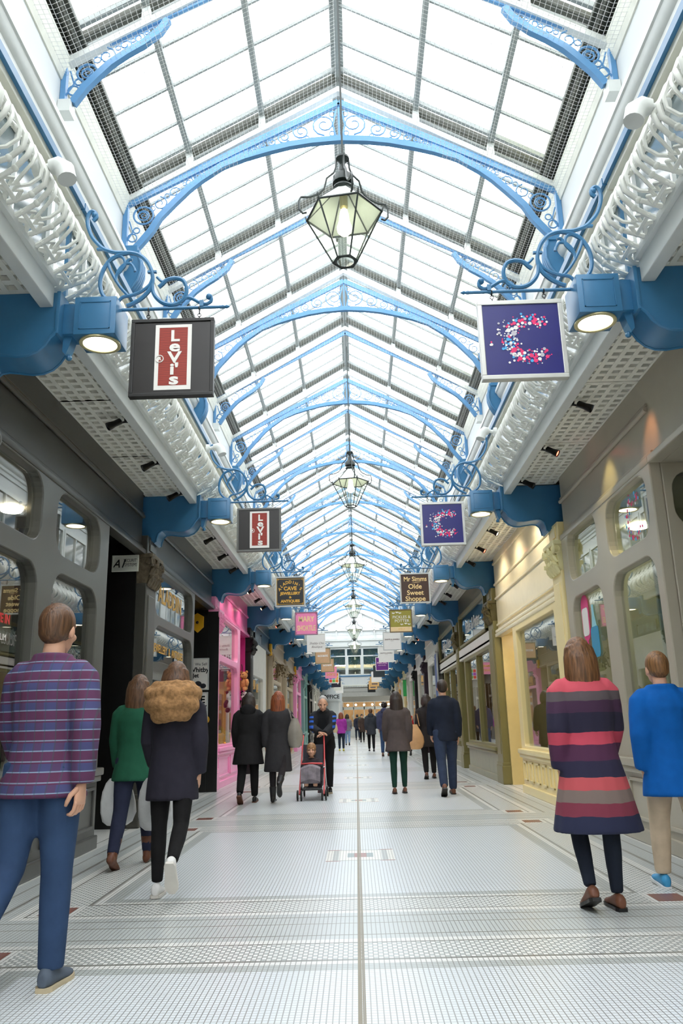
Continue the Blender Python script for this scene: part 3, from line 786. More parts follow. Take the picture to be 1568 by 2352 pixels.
# ---------------------------------------------------------------- wrought scroll brackets that carry the signs
def bez(pts, n=8):
    """smooth curve through points (Catmull-Rom)"""
    P = [Vector((p[0], 0, p[1])) for p in pts]; out = []
    for i in range(len(P)-1):
        a, b, c, d = P[max(i-1,0)], P[i], P[i+1], P[min(i+2,len(P)-1)]
        for j in range(n):
            t = j/n; out.append(.5*((2*b)+(c-a)*t+(2*a-5*b+4*c-d)*t*t+(3*b-a-3*c+d)*t**3))
    out.append(P[-1]); return out
def px1(u, v):    # drawing read off the nearest left bracket: image zoom units -> x,z
    # anchors: bar start (790,745)->(-1.66,4.285) ; bar tip (1475,707)->(-.872,4.289); scroll top (500,165)->(-2.05,5.12)
    x = -1.66 + (u-790)*(.788/685)
    z = 4.285 + (745-v)*(.00144) - (u-790)*(.00144*38/685)
    return (x, z)
def scroll_parts(s):
    bar = MB(); sc = MB()
    bar.tube([(-1.69,0,4.285),(-.93,0,4.285)], .013, 8); bar.tube([(-.93,0,4.285),(-.905,0,4.285),(-.895,0,4.285),(-.87,0,4.285)], [.017,.010,.016,.004], 8)
    r = .0165
    C = lambda pts, rr=r, n=6: sc.tube(bez([px1(*p) for p in pts], n), rr, 6)
    # S stem rising to the balcony rail with its curled head
    C([(530,210),(548,195),(552,172),(530,152),(505,160),(492,200),(500,250),(530,310),(575,355),(620,385),(700,403),(790,402),(860,415),(915,455),(948,510),(958,560),(950,600),(925,640),(880,680),(820,712),(790,722)])
    # great ring, left side
    C([(790,402),(720,420),(660,455),(620,515),(605,580),(615,640),(645,680),(690,705)])
    # inner spiral with a leaf
    C([(730,705),(760,672),(830,655),(890,630),(940,590),(958,540)], .013)
    C([(795,660),(740,610),(690,545),(655,480),(665,445),(720,425),(755,440),(765,475),(745,505),(712,545),(712,580)], .013)
    C([(712,545),(725,510),(760,475),(800,468),(825,490),(835,515)], .012)
    C([(765,475),(790,445),(815,445)], .012)
    # smaller loop and tail
    C([(955,590),(965,640),(1000,680),(1050,703),(1110,705),(1160,680),(1185,640),(1185,600),(1160,560),(1110,548),(1055,560),(1020,590),(1000,605)])
    C([(1150,690),(1180,665),(1220,665),(1280,690),(1320,695),(1350,680),(1352,655),(1335,650)], .014)
    C([(1055,560),(1020,570),(985,545)], .011); C([(1130,690),(1155,705)], .010)
    for p in ((1338,652),(540,175)): 
        q = px1(*p); sc.ball((q[0],0,q[1]), .026, 8, 6)
    for p in ((952,515),(600,385)):
        q = px1(*p); sc.box(q[0]-.035, q[0]+.035, -.012, .012, q[1]-.008, q[1]+.008)
    q = px1(1290,700); sc.box(q[0]-.015, q[0]+.015, -.018, .018, q[1]-.02, q[1]+.03)
    if s > 0: bar.mirrorx(); sc.mirrorx()
    return bar, sc
SCR = {}
for n in range(1, NB+1):
    for s in (-1, 1):
        side = 'left' if s < 0 else 'right'; loc = (s*1.69, nY(n, s), 4.27)
        lab = 'blue wrought-iron scroll arm above the %s hanging sign on the %s' % (ORD[n], side)
        if s not in SCR:
            root = empty('scroll_arm', loc, lab, 'scroll bracket', 'wrought scroll arms on the %s' % side)
            bar, sc = scroll_parts(s)
            for m, nm in ((bar,'sign_bar'),(sc,'scrollwork')):
                m.v = [(x-loc[0], y, z-loc[2]) for x, y, z in m.v]; m.build(nm, BLUE, root, smooth=50)
            SCR[s] = root
        else: dup(SCR[s], loc, lab)

# ---------------------------------------------------------------- hanging signs
def sign_root(n, s, lab, fr, panel, w=.625, z0=3.555, z1=4.185, cx=1.295, rim=.028):
    side = 'left' if s < 0 else 'right'; y = nY(n, s)
    root = empty('hanging_sign', (s*cx, y, z0), lab, 'sign', 'hanging shop signs on the %s' % side)
    h = z1-z0; W = w/2
    b = MB().bbox(-W+rim*.5, W-rim*.5, -.02, .02, rim*.5, h-rim*.5, .003); b.build('panel', panel, root)
    f = MB()
    for (a, c, d, e) in ((-W,W,0,rim),(-W,W,h-rim,h),(-W,-W+rim,rim,h-rim),(W-rim,W,rim,h-rim)): f.bbox(a, c, -.03, .03, d, e, .004)
    f.build('frame', fr, root)
    c = MB()
    for x in (-W*.62, W*.62):
        zt = 4.285-.01-z0
        c.ring((x,0,zt), .018, .005, 'x', 10, 5); k = max(1, int((zt-h)/.03))
        for i in range(k): c.ring((x,0,h+.012+i*(zt-h-.02)/k), .014, .004, 'y' if i % 2 else 'x', 8, 4)
    c.build('hook_chain', BLACK, root)
    root['_h'] = h
    return root, h
def letters(root, items, name='lettering'):
    """items: (string, size, x, z, material, kwargs) in sign coordinates; both faces"""
    for it in items:
        s_, size, x, z, mt = it[:5]; kw = it[5] if len(it) > 5 else {}
        mb = MB(); t = text(s_, size, .002, **kw)
        put(mb, t, at(x, -.0215, z) @ FACE)
        mb.build(name, mt, root)
def ftext(root, *a): letters(root, a)
GOLD = mat('gold_lettering', (226,172,60), .4, var=.06)
SILV = mat('silver_frame', (190,190,186), .35, metal=.5)
LTG = mat('pale_grey_frame', (196,198,196), .5)
def rect(mb, x0, x1, z0, z1, y=-.021, d=.002): return mb.box(x0, x1, y-d, y, z0, z1)
def label_lines(): pass

# black signs with a red woven tab (two of them)
TABM, nt_, out_ = nodes('red_woven_tab')
bs = N(nt_, 'ShaderNodeBsdfPrincipled'); tcx = N(nt_, 'ShaderNodeTexCoord')
wv = N(nt_, 'ShaderNodeTexWave'); wv.inputs['Scale'].default_value = 42; wv.inputs['Distortion'].default_value = .6; wv.bands_direction = 'Z'
rp = N(nt_, 'ShaderNodeValToRGB'); rp.color_ramp.elements[0].color = lin((96,18,14))+(1,); rp.color_ramp.elements[1].color = lin((186,58,34))+(1,)
nt_.links.new(tcx.outputs['Object'], wv.inputs['Vector']); nt_.links.new(wv.outputs['Fac'], rp.inputs['Fac']); nt_.links.new(rp.outputs['Color'], bs.inputs['Base Color'])
nt_.links.new(bs.outputs[0], out_.inputs['Surface'])
SIGNBLK = mat('sign_black_panel', (32,27,25), .35, var=.06)
OFFW = mat('off_white_paper', (240,236,230), .5, var=.02)
for n in (1, 2):
    root, h = sign_root(n, -1, 'black square hanging sign with white-edged red woven tab, %s on the left' % ('nearest the viewer' if n == 1 else 'second from the viewer'),
                        mat('black_sign_frame', (26,24,22), .4) if n == 1 else mat('grey_sign_frame', (104,104,100), .4), SIGNBLK)
    mb = MB(); x0, x1 = -.128, .145
    rect(mb, x0, x1, .05, h-.05); mb.build('poster', OFFW, root)
    mb = MB(); rect(mb, x0+.03, x1-.03, .085, h-.075, -.0235, .001); tb = mb.build('woven_tab', TABM, root)
    L = MB()
    for ch, z, w, r in (('L', .475, 1.1, 0), ('e', .392, 1.35, 0), ('V', .30, 1.25, 0), ("i'", .205, 1.3, 0), ('s', .125, 1.5, 0)):
        t = text(ch, .125, .002, bold=.004, width=w); put(L, t, at(.02, -.0265, z+.005) @ FACE)
    L.ring((-.09, -.0265, .30), .028, .004, 'y', 14, 4); put(L, text('R', .036, .002, bold=.002), at(-.09, -.0265, .30) @ FACE)
    L.build('lettering', OFFW, root)

# navy signs with a C made of coloured dots (two of them)
NAVY = mat('navy_panel', (24,24,112), .3, var=.05)
DOTS = [mat('dot_pink', (232,36,110), .4), mat('dot_white', (238,232,232), .4), mat('dot_blue', (70,170,226), .4), mat('dot_grey', (190,186,196), .4)]
for n in (1, 2):
    root, h = sign_root(n, 1, '%s navy square hanging sign on the right, showing a letter of coloured dots' % ('nearest' if n == 1 else 'second'),
                        SILV, NAVY, z0=3.565, z1=4.195, rim=.034)
    rnd = random.Random(5); mb = MB(); cx, cz = .06, h/2; i = 0
    placed = []
    tries = 0
    while len(placed) < 150 and tries < 6000:
        tries += 1
        a = rnd.uniform(math.radians(42), math.radians(318)); q = rnd.gauss(.155, .022)
        r = rnd.choice((.009,.012,.014,.017,.021)) if abs(q-.155) < .03 else rnd.choice((.005,.007,.009))
        x, z = cx+q*math.cos(a), cz+q*math.sin(a)*.98
        if all((x-p[0])**2+(z-p[1])**2 > (.8*(r+p[2]))**2 for p in placed): placed.append((x, z, r))
    for _ in range(22):      # dots drifting off to the left
        a = rnd.uniform(math.radians(125), math.radians(235)); q = rnd.uniform(.2, .3)
        placed.append((cx+q*math.cos(a), cz+q*math.sin(a)*.8, rnd.choice((.005,.007,.009,.011))))
    for (x, z, r) in placed:
        mb.mi = rnd.choice((0,0,0,1,1,2,3)) if x > cx-.12 else rnd.choice((0,1,1,3,2))
        vs = [(x+r*math.cos(2*PI*k/12), -.0205-.0005*(len(placed) % 3), z+r*math.sin(2*PI*k/12)) for k in range(12)]
        yy = -.0206-.0012*(r/.018)-.00002*i; i += 1
        mb.add([(v[0], yy, v[2]) for v in vs], [tuple(range(12))])
    mb.build('dotted_letter', DOTS, root)

# the rest of the row on the left
root, h = sign_root(3, -1, 'black hanging sign with gold capitals and gold border, third on the left', LTG, mat('soft_black_panel', (30,30,32), .4))
mb = MB()
for (a, b, c, d) in ((-.27,.27,.05,.058),(-.27,.27,h-.058,h-.05),(-.28,-.272,.06,h-.06),(.272,.28,.06,h-.06)): rect(mb, a, b, c, d)
for sx in (-1, 1):
    for z in (.06, h-.06): mb.ring((sx*.262, -.022, z), .02, .004, 'y', 8, 4)
mb.build('gold_border', GOLD, root)
L = MB()
for i, ch in enumerate("ALADDIN'S"):
    a = math.radians(62-i*15.5); R = .30
    put(L, text(ch, .085, .002, bold=.003), at(-R*math.sin(a)*.82, -.0215, .235+R*math.cos(a)*.92) @ FACE @ Matrix.Rotation(a*.6, 4, 'Z'))
for t_, sz, z, wd in (('CAVE', .11, .375, 1.0), ('JEWELLERY', .078, .275, 1.05), ('&', .06, .195, 1.1), ('ANTIQUES', .078, .112, 1.05)):
    put(L, text(t_, sz, .002, bold=.004, width=wd), at(0, -.0215, z) @ FACE)
L.build('lettering', GOLD, root)
root, h = sign_root(4, -1, 'pink hanging sign with two lines of tall cream capitals, fourth on the left', mat('mauve_frame', (150,110,130), .4), mat('pink_panel', (246,140,186), .4))
CREAML = mat('cream_gold_letters', (244,214,160), .4)
letters(root, [('MARY', .20, 0, .43, CREAML, dict(bold=.006, width=.82)), ('SHORTLE', .20, 0, .18, CREAML, dict(bold=.006, width=.60))])
mb = MB()
for sx in (-1, 1):
    for z in (.06, h-.06): rect(mb, sx*.27-.015, sx*.27+.015, z-.004, z+.004); rect(mb, sx*.27-.004, sx*.27+.004, z-.015, z+.015)
mb.build('corner_motif', mat('wine_red', (150,40,80), .4), root)
root, h = sign_root(5, -1, 'plain white hanging sign with two lines of fine script, fifth on the left', OFFW, OFFW)
TAN = mat('tan_panel', (212,170,130), .45)
INK = mat('grey_ink', (120,104,100), .5)
letters(root, [('Shabby Chic', .10, .02, .30, INK, dict(shear=.4)), ('Boutique', .10, .02, .18, INK, dict(shear=.4))])
for n in (6, 7):
    root, h = sign_root(n, -1, 'tan hanging sign with one white lower-case word, %s of the two' % ('nearer' if n == 6 else 'farther'), mat('olive_frame', (140,130,90), .4), TAN)
    letters(root, [('accent', .16, 0, .33, OFFW, dict(bold=.004))])
root, h = sign_root(8, -1, 'small far pink hanging sign with orange capitals behind the tan ones', mat('pink_frame', (236,150,180), .4), mat('rose_panel', (246,150,180), .4))
letters(root, [('MARY', .17, 0, .43, GOLD, dict(bold=.004)), ('SHORTLE', .17, 0, .20, GOLD, dict(bold=.004, width=.65))])
root, h = sign_root(9, -1, 'far hanging sign patched with bright coloured squares on the left', OFFW, OFFW)
cols = [(240,80,60),(250,190,60),(120,190,80),(190,80,190),(250,140,60),(90,160,210)]
for i in range(3):
    for j in range(3):
        mb = MB(); rect(mb, -.28+i*.19, -.28+i*.19+.17, .05+j*.19, .05+j*.19+.17); mb.build('colour_square', mat('sq%d' % ((i*2+j*3) % 6), cols[(i*2+j*3) % 6], .4), root)
DARKP = mat('dark_aubergine_panel', (34,28,44), .4)
root, h = sign_root(10, -1, 'far dark hanging sign with a single white figure on the left', DARKP, DARKP)
letters(root, [('1', .4, .12, .32, OFFW, dict(bold=.01))])
root, h = sign_root(11, -1, 'far beige hanging sign low on the left beside the way out', CREAMW, CREAMW)
letters(root, [('OFFICE', .12, 0, .3, INK, dict(bold=.006))])
root, h = sign_root(12, -1, 'farthest blank white hanging sign on the left', OFFW, OFFW)

# and on the right
root, h = sign_root(3, 1, 'brown hanging sign with large cream serif words, third on the right', LTG, mat('chocolate_panel', (66,38,22), .4))
CRM = mat('cream_letters', (246,214,150), .4)
letters(root, [('Mr Simms', .135, .01, .50, CRM, dict(bold=.002, width=.88)), ('Olde', .14, 0, .345, CRM, dict(bold=.002)), ('Sweet', .14, 0, .215, CRM, dict(bold=.002)), ('Shoppe', .14, 0, .09, CRM, dict(bold=.002))])
mb = MB(); mb.tube([(-.06,-.022,.425),(.02,-.022,.432),(.12,-.022,.442)], [.002,.005,.002], 5); mb.build('flourish', CRM, root)
root, h = sign_root(4, 1, 'olive hanging sign with white words and a cream strip below, fourth on the right', mat('bronze_frame', (120,100,70), .4), mat('olive_panel', (158,148,50), .4))
mb = MB(); rect(mb, -.285, .285, .03, .15); mb.build('cream_strip', CREAML, root)
WH_ = mat('white_letters', (246,244,236), .4)
letters(root, [('PICKLES &', .11, .02, .415, WH_, {}), ('POTTER', .11, .03, .31, WH_, {}), ('DELI', .07, .01, .09, GOLD, dict(spacing=1.3))])
mb = MB()
for (x, z) in ((-.2,.52),(-.1,.54),(-.02,.52),(.02,.21),(.13,.23),(.22,.21)):
    for q in ((0,0),(.025,.012),(-.02,.015)): mb.ball((x+q[0], -.022, z+q[1]), (.018,.002,.014), 8, 4)
mb.build('leaf_motif', WH_, root)
for n in (5, 6):
    root, h = sign_root(n, 1, 'white hanging sign with a line of small dark capitals, %s of the pair' % ('nearer' if n == 5 else 'farther'), LTG if n == 5 else OFFW, OFFW)
    letters(root, [('SAINTS & ANGELS', .062, 0, .36, INK, dict(bold=.002)), ('SALON', .03, 0, .31, INK, {})])
root, h = sign_root(7, 1, 'purple hanging sign with pale edge and pale capitals on the right', OFFW, mat('purple_panel', (110,30,130), .4))
letters(root, [('PIERCING', .11, 0, .36, mat('pale_pink_letters', (246,200,220), .4), dict(bold=.003)), ('& JEWELLERY', .065, 0, .25, MATS['pale_pink_letters'], {})])
root, h = sign_root(8, 1, 'charcoal hanging sign behind the purple one on the right', mat('charcoal_frame', (46,52,56), .4), mat('charcoal_panel', (40,50,54), .4))
mb = MB(); rect(mb, -.2, .2, h-.08, h-.05); mb.build('white_line', OFFW, root)
root, h = sign_root(9, 1, 'blank white hanging sign below the charcoal one on the right', OFFW, OFFW)
for n in (10, 11):
    root, h = sign_root(n, 1, 'small far tan hanging sign on the right, %s of the two' % ('nearer' if n == 10 else 'farther'), mat('tan_frame', (190,140,80), .4), mat('straw_panel', (236,190,120), .4))
    mb = MB(); rect(mb, -.2, .2, .1, .2); mb.build('dark_line', INK, root)
root, h = sign_root(12, 1, 'farthest hanging sign on the right, black with a green word', BLACK, BLACK)
mb = MB(); rect(mb, -.2, .2, .24, .36); mb.build('green_word', mat('lime_green', (140,200,40), .4), root)

# ---------------------------------------------------------------- consoles under the cornice
def console(n, s):
    side = 'left' if s < 0 else 'right'
    P = [(3.44,8.30),(3.16,8.30),(3.15,8.22),(3.12,8.16),(3.12,8.0),(3.16,7.86),(3.24,7.72),(3.34,7.62),(3.44,7.56)]
    root = empty('cornice_console', (s*3.44, yn(n), 7.56), 'blue rounded scroll console under the %s cornice, farther than the third' % side if n > 3 else '%s blue rounded scroll console under the %s cornice' % ({1:'nearest',2:'second',3:'third'}[n], side), 'console', 'blue consoles under the %s cornice' % side)
    m = MB().prism([(s*x, z) for x, z in P], -.10, .10)
    for i, yy in enumerate((-.11, .11, -.06, .06, 0)): m.tube([(s*(x-.01*(i > 1)), yy, z) for x, z in P[1:]], .02, 6)
    m.build('scroll', BLUE, root, smooth=40, world=True)
    m = MB().bbox(s*3.14, s*3.44, -.13, .13, 8.30, 8.36, .01); m.bbox(s*3.18, s*3.44, -.11, .11, 8.36, 8.46, .01)
    m.v = [(x, y+yn(n), z) for x, y, z in m.v]; m.build('cap', BLUE, root, world=True)
    for c in KIDS(root):
        if c.name.startswith('scroll'): c.location.y += yn(n)
for n in range(1, NB+1):
    for s in (-1, 1): console(n, s)

# ---------------------------------------------------------------- lanterns on the ridge
def lantern(y, lab):
    zb = 6.45
    root = empty('hanging_lantern', (.03, y, zb), lab, 'lantern', 'glazed lanterns hung from the roof ridge')
    z_r, z_c = .62, .98; Rr, Rb, Rc = .455, .145, .10; a0 = math.radians(-9)
    P = lambda R, z, i: (R*math.cos(a0+PI/3*i), R*math.sin(a0+PI/3*i), z)
    fr = MB()
    for i in range(6):
        fr.tube([P(Rb,0,i), P(Rr,z_r,i)], .011, 5); fr.tube([P(Rr,z_r,i), P(Rr,z_r,i+1)], .014, 5)
        fr.tube([P(Rr,z_r,i), P(Rc,z_c,i)], .010, 5); fr.tube([P(Rb,0,i), P(Rb,0,i+1)], .012, 5)
        q = P(Rr,z_r,i); fr.tube([q, (q[0]*1.05, q[1]*1.05, q[2]+.07)], [.016,.004], 6)
    fr.build('frame', LANTERN, root, smooth=50)
    b = MB(); b.loft([[P(Rb,-.005,i) for i in range(6)], [P(Rb,.012,i) for i in range(6)]], cap=False)
    n = 24
    vs = [(Rb*.98*math.cos(a0+2*PI*i/n)*(math.cos(PI/6)/math.cos(((2*PI*i/n) % (PI/3))-PI/6)), Rb*.98*math.sin(a0+2*PI*i/n)*(math.cos(PI/6)/math.cos(((2*PI*i/n) % (PI/3))-PI/6)), -.003) for i in range(n)]
    vs += [(.10*math.cos(a0+2*PI*i/n), .10*math.sin(a0+2*PI*i/n), -.003) for i in range(n)]
    b.add(vs, [(i, (i+1) % n, n+(i+1) % n, n+i) for i in range(n)]); b.build('bottom_ring', LANTERN, root)
    for i in range(6): MB().add([P(Rb,0,i), P(Rb,0,i+1), P(Rr-.004,z_r,i+1), P(Rr-.004,z_r,i)], [(0,1,2,3)]).build('glass_pane', PANE_LANTERN, root)
    r = MB()
    for i in range(6): r.add([P(Rr,z_r+.005,i), P(Rr,z_r+.005,i+1), P(Rc,z_c,i+1), P(Rc,z_c,i)], [(0,1,2,3)])
    r.build('roof_panels', mat('lantern_roof_panel', (206,214,204), .5, var=.05), root)
    c = MB().lathe([(.10,.96),(.125,1.0),(.12,1.02),(.085,1.03),(.085,1.06),(.13,1.07),(.125,1.16),(.09,1.2),(.06,1.24),(.05,1.29),(.03,1.34),(.045,1.38),(.085,1.42),(.08,1.45),(.02,1.47)], (0,0,0), 16)
    c.build('chimney_cap', LANTERN, root, smooth=40)
    st = MB()
    for i in range(4):
        a = a0+PI/2*i+.35; d = (math.cos(a), math.sin(a))
        st.tube([(d[0]*q, d[1]*q, z) for q, z in ((.075,1.43),(.085,1.30),(.11,1.22),(.2,1.13),(.235,.98),(.3,.90),(.42,.84),(.52,.83),(.545,.77),(.54,.66),(.5,.61),(.455,.625))], .013, 5)
    st.build('scroll_stay', LANTERN, root, smooth=60)
    MB().tube([(0,0,1.45),(0,0,11.55-zb)], .014, 6).build('hanging_rod', LANTERN, root)
    bl = MB().lathe([(.0,.36),(.05,.37),(.085,.41),(.09,.47),(.07,.53),(.06,.57),(.055,.64),(.04,.70),(0,.72)], (0,0,0), 14)
    bl.build('bulb', BULB, root, smooth=True)
    MB().lathe([(.02,.72),(.05,.74),(.05,.97)], (0,0,0), 10).build('lamp_holder', mat('brass_holder', (150,140,90), .4, metal=.5), root)
    return root
LN = ['nearest large glazed hexagonal lantern hanging from the roof ridge', 'second glazed lantern along the roof ridge, beyond the nearest one', 'third glazed lantern along the roof ridge', 'fourth glazed lantern along the roof ridge', 'fifth glazed lantern, before the end gable', 'farthest small glazed lantern, in front of the end gable']
l0 = None
for i in range(6):
    y = yn(1)+2.83+2*B*i
    if l0 is None: l0 = lantern(y, LN[0])
    else: dup(l0, (.03, y, 6.45), LN[i])

# ---------------------------------------------------------------- small spotlights under the balcony edge
def spotlight(y, s, lab, lit=None):
    root = empty('spotlight', (s*2.31, y, ZS-.03), lab, 'spotlight', 'small spotlights under the %s balcony' % ('left' if s < 0 else 'right'))
    m = MB().bbox(-s*.03, s*.03, -.025, .025, -.02, .03, .005); m.tube([(0,0,-.01),(s*.05,-.02,-.03),(s*.09,-.04,-.03)], .011, 6)
    m.build('mount', BLACK, root)
    d = Vector((s*.7, -.35, -.5)).normalized(); p0 = Vector((s*.08,-.04,-.03)); ax = d
    T = at(*p0) @ ax.to_track_quat('Z', 'Y').to_matrix().to_4x4()
    h = MB().lathe([(.02,-.03),(.035,-.02),(.034,.05),(.042,.10),(.045,.13),(.040,.13),(.03,.10)], (0,0,0), 12, T=T)
    o = h.build('lamp_head', BLACK, root, smooth=40)
    MB().lathe([(0,.118),(.039,.118)], (0,0,0), 12, T=T).build('lens', lit or STEEL, o)
LIT = {(1,1,1): REDON, (1,2,0): WARMON, (1,2,1): REDON, (-1,3,0): WARMON, (-1,3,2): WARMON, (1,4,0): WARMON, (1,5,1): REDON, (1,5,2): WARMON, (-1,5,1): REDON, (-1,4,1): REDON, (-1,6,1): WARMON, (-1,7,1): WARMON}
for n in range(1, 9):
    for s in (-1, 1):
        for k, fr in enumerate((.43, .685, .93)):
            lit = LIT.get((s, n, k)); side = 'left' if s < 0 else 'right'
            lab = '%s small black spotlight past the %s blue bracket on the %s%s' % ({0:'nearest',1:'middle',2:'farthest'}[k], ORD[n], side, ', glowing' if lit else '')
            spotlight(nY(n, s)+B*fr, s, lab, lit)
def spot_lamp(name, loc, target, col, power, size=50):
    d = bpy.data.lights.new(name, 'SPOT'); d.energy = power; d.color = col; d.spot_size = math.radians(size); d.spot_blend = .8; d.shadow_soft_size = .05
    o = bpy.data.objects.new(name, d); COL.objects.link(o); o.location = loc
    o.rotation_euler = (Vector(target)-Vector(loc)).to_track_quat('-Z', 'Y').to_euler()
spot_lamp('spot_beam_yellow', (2.45, 8.2, 4.2), (2.86, 8.35, 3.5), (1,.8,.3), 22, 55)
spot_lamp('spot_beam_orange', (2.45, 6.9, 4.2), (2.86, 7.05, 3.72), (1,.4,.15), 14, 40)
for y_ in (11.6, 13.2, 14.6): spot_lamp('warm_front_spot', (2.30, y_, 4.2), (2.86, y_+.1, 3.2), (1,.86,.66), 38, 130)
for y_ in (16.9, 18.2, 19.6): spot_lamp('warm_front_spot', (-2.30, y_, 4.2), (-2.86, y_+.1, 2.9), (1,.84,.74), 34, 120)  # warm spots added to brighten the pink shop front
spot_lamp('spot_beam_pink', (-2.45, 18.6, 4.2), (-2.86, 18.6, 3.6), (1,.5,.3), 10, 55)

# white floodlight elbows fixed to the railings
def flood(x, y, z, s, lab):
    root = empty('floodlight', (x, y, z), lab, 'floodlight', 'white floodlights on the balcony railings')
    MB().lathe([(.06,0),(.06,.04),(.03,.045)], (0,0,0), 16, T=Matrix.Rotation(-s*PI/2, 4, 'Y')).build('base_plate', WHITE, root, smooth=40)
    MB().tube([(-s*.04,0,0),(-s*.12,0,.02)], .025, 10).build('arm', WHITE, root, smooth=50)
    MB().tube([(-s*.10,0,.015),(-s*.15,.0,.02),(-s*.20,-.01,-.02),(-s*.225,-.02,-.10)], [.045,.06,.065,.06], 14).build('lamp_hood', WHITE, root, smooth=40)
flood(-1.98, 4.32, 4.72, -1, 'white floodlight elbow on the nearest left balcony railing')
flood(1.98, 3.98, 4.72, 1, 'white floodlight elbow on the nearest right balcony railing')
flood(-1.98, 10.35, 4.95, -1, 'white floodlight elbow by the second left bracket')
flood(1.98, 9.9, 4.90, 1, 'white floodlight elbow before the second right bracket')
# ================================================================ SHOPS
XF = 2.80
def plate_yz(s, outlines, x0, x1, bevel=.006):
    """plate with openings standing along the arcade; outlines in (y,z)"""
    pl = plate(outlines, abs(x1-x0)/2, bevel); xm = (x0+x1)/2
    out = MB(); out.v = [(s*(xm+z), y, zz) for (y, zz, z) in [(a, b, c) for (a, b, c) in pl.v]]; out.f = pl.f; out.m = pl.m
    return out
NI = [0]
def interior(s, y0, y1, z1, m, depth=2.2, floorz=.5):
    mb = MB(); X0, X1 = s*(XF+.13), s*(XF+depth)
    mb.box(X1, X1+s*.05, y0, y1, 0, z1); mb.box(X0, X1, y0-.04, y0, 0, z1); mb.box(X0, X1, y1, y1+.04, 0, z1)
    mb.box(X0, X1, y0, y1, z1, z1+.04); mb.box(X0, X1, y0, y1, floorz-.05, floorz)
    NI[0] += 1
    return structure(mb.build('shop_interior_%d' % NI[0], m))
def shopfront(s, y0, y1, lab, col, wins, riser=.72, riserz=None, fascia=None, fz=(3.52,4.36), yf=None, panels=3, group=None, sill=True, rail=True, pane_mat=None, name='shopfront'):
    """fascia + framed glazing + stall riser on one bay.  wins = [(y0,y1,z0,z1,radius)]"""
    yf0, yf1 = yf or (y0, y1); fcol = fascia or col
    root = empty(name, (s*2.85, (y0+y1)/2, 0), lab, 'shopfront', group)
    fb = MB(); fb.box(s*2.86, s*2.95, yf0, yf1, fz[0], fz[1]); fb.bbox(s*2.79, s*2.93, yf0, yf1, fz[0]-.04, fz[0]+.03, .012)
    fb.bbox(s*2.835, s*2.88, yf0, yf1, fz[0]+.04, fz[0]+.09, .01); fb.build('fascia', fcol, root, world=True, smooth=30)
    if rail:
        m = MB().tube([(s*2.845, yf0, fz[0]+.50), (s*2.845, yf1, fz[0]+.50)], .028, 8); m.tube([(s*2.85, yf0, fz[0]+.545), (s*2.85, yf1, fz[0]+.545)], .014, 6)
        m.build('fascia_moulding', fcol, root, world=True, smooth=50)
    zt = fz[0]; zb = riser
    outer = [(y0, zb), (y1, zb), (y1, zt), (y0, zt)]
    if wins:
        plate_yz(s, [outer]+[rrect(*w) for w in wins], XF, XF+.11, .012).build('window_frame', col, root, world=True)
        for w in wins:
            x = s*(XF+.075); r = rrect(w[0]-.01, w[1]+.01, w[2]-.01, w[3]+.01, w[4], 5)
            MB().prism(r, x, x+s*.006, axis='x').build('window_pane', pane_mat or GLASS, root, world=True)
    if sill: MB().bbox(s*2.73, s*2.86, y0-.02, y1+.02, riser-.07, riser+.01, .02).bbox(s*2.755, s*2.86, y0-.01, y1+.01, riser-.13, riser-.07, .015).build('sill', col, root, world=True, smooth=30)
    rb = MB().box(s*2.80, s*2.9, y0, y1, .0, riser-.1); rb.bbox(s*2.765, s*2.87, y0-.01, y1+.01, 0, .13, .012)
    rb.build('stall_riser', riserz or col, root, world=True)
    if panels:
        pm = MB(); L = (y1-y0)/panels
        for i in range(panels):
            a, b = y0+i*L+.10, y0+(i+1)*L-.10; c, d = .20, riser-.18
            for (p, q, r_, t) in ((a,b,c,c+.035),(a,b,d-.035,d),(a,a+.035,c,d),(b-.035,b,c,d)): pm.bbox(s*2.778, s*2.805, p, q, r_, t, .008)
        pm.build('riser_panel_moulding', riserz or col, root, world=True)
    return root
def recess(s, y0, y1, m, door=None, depth=.95, zt=3.48, lab=None, kind='trim', glass=True, doorcol=None, group=None, far_side=True):
    """door recess: splay walls, soffit (setting) and the door set at its back"""
    NI[0] += 1
    mb = MB(); X0, X1 = s*2.915, s*(2.84+depth)
    mb.box(X0, X1, y0-.06, y0+.006, 0, zt+.1); far_side and mb.box(X0, X1, y1-.006, y1+.06, 0, zt+.1); mb.box(X0, X1+s*.1, y0-.06, y1+.06, zt-.004, zt+.1)
    mb.box(X1, X1+s*.08, y0, y1, 2.5, zt)
    structure(mb.build('door_recess_%d' % NI[0], m))
    root = empty('door', (X1, (y0+y1)/2, 0), lab, 'door', group)
    dm = doorcol or m
    plate_yz(s, [[(y0,.0),(y1,.0),(y1,2.5),(y0,2.5)], rrect(y0+.25, y1-.25, .9, 2.3, .12)], 2.84+depth, 2.84+depth+.05, .006).build('door_frame', dm, root, world=True)
    MB().prism(rrect(y0+.24, y1-.24, .89, 2.31, .1, 4), X1+s*.02, X1+s*.026, axis='x').build('door_glass', GLASS, root, world=True)
    MB().tube([(X1-s*.02, y0+.17, 1.0), (X1-s*.06, y0+.17, 1.02), (X1-s*.06, y0+.17, 1.28), (X1-s*.02, y0+.17, 1.3)], .012, 6).build('handle', BRASS, root, world=True, smooth=50)
    mb = MB().box(X1+s*.7, X1+s*.75, y0-.1, y1+.1, 0, 3.4); structure(mb.build('shop_interior_rear_%d' % NI[0], INT_DARK))
    return root
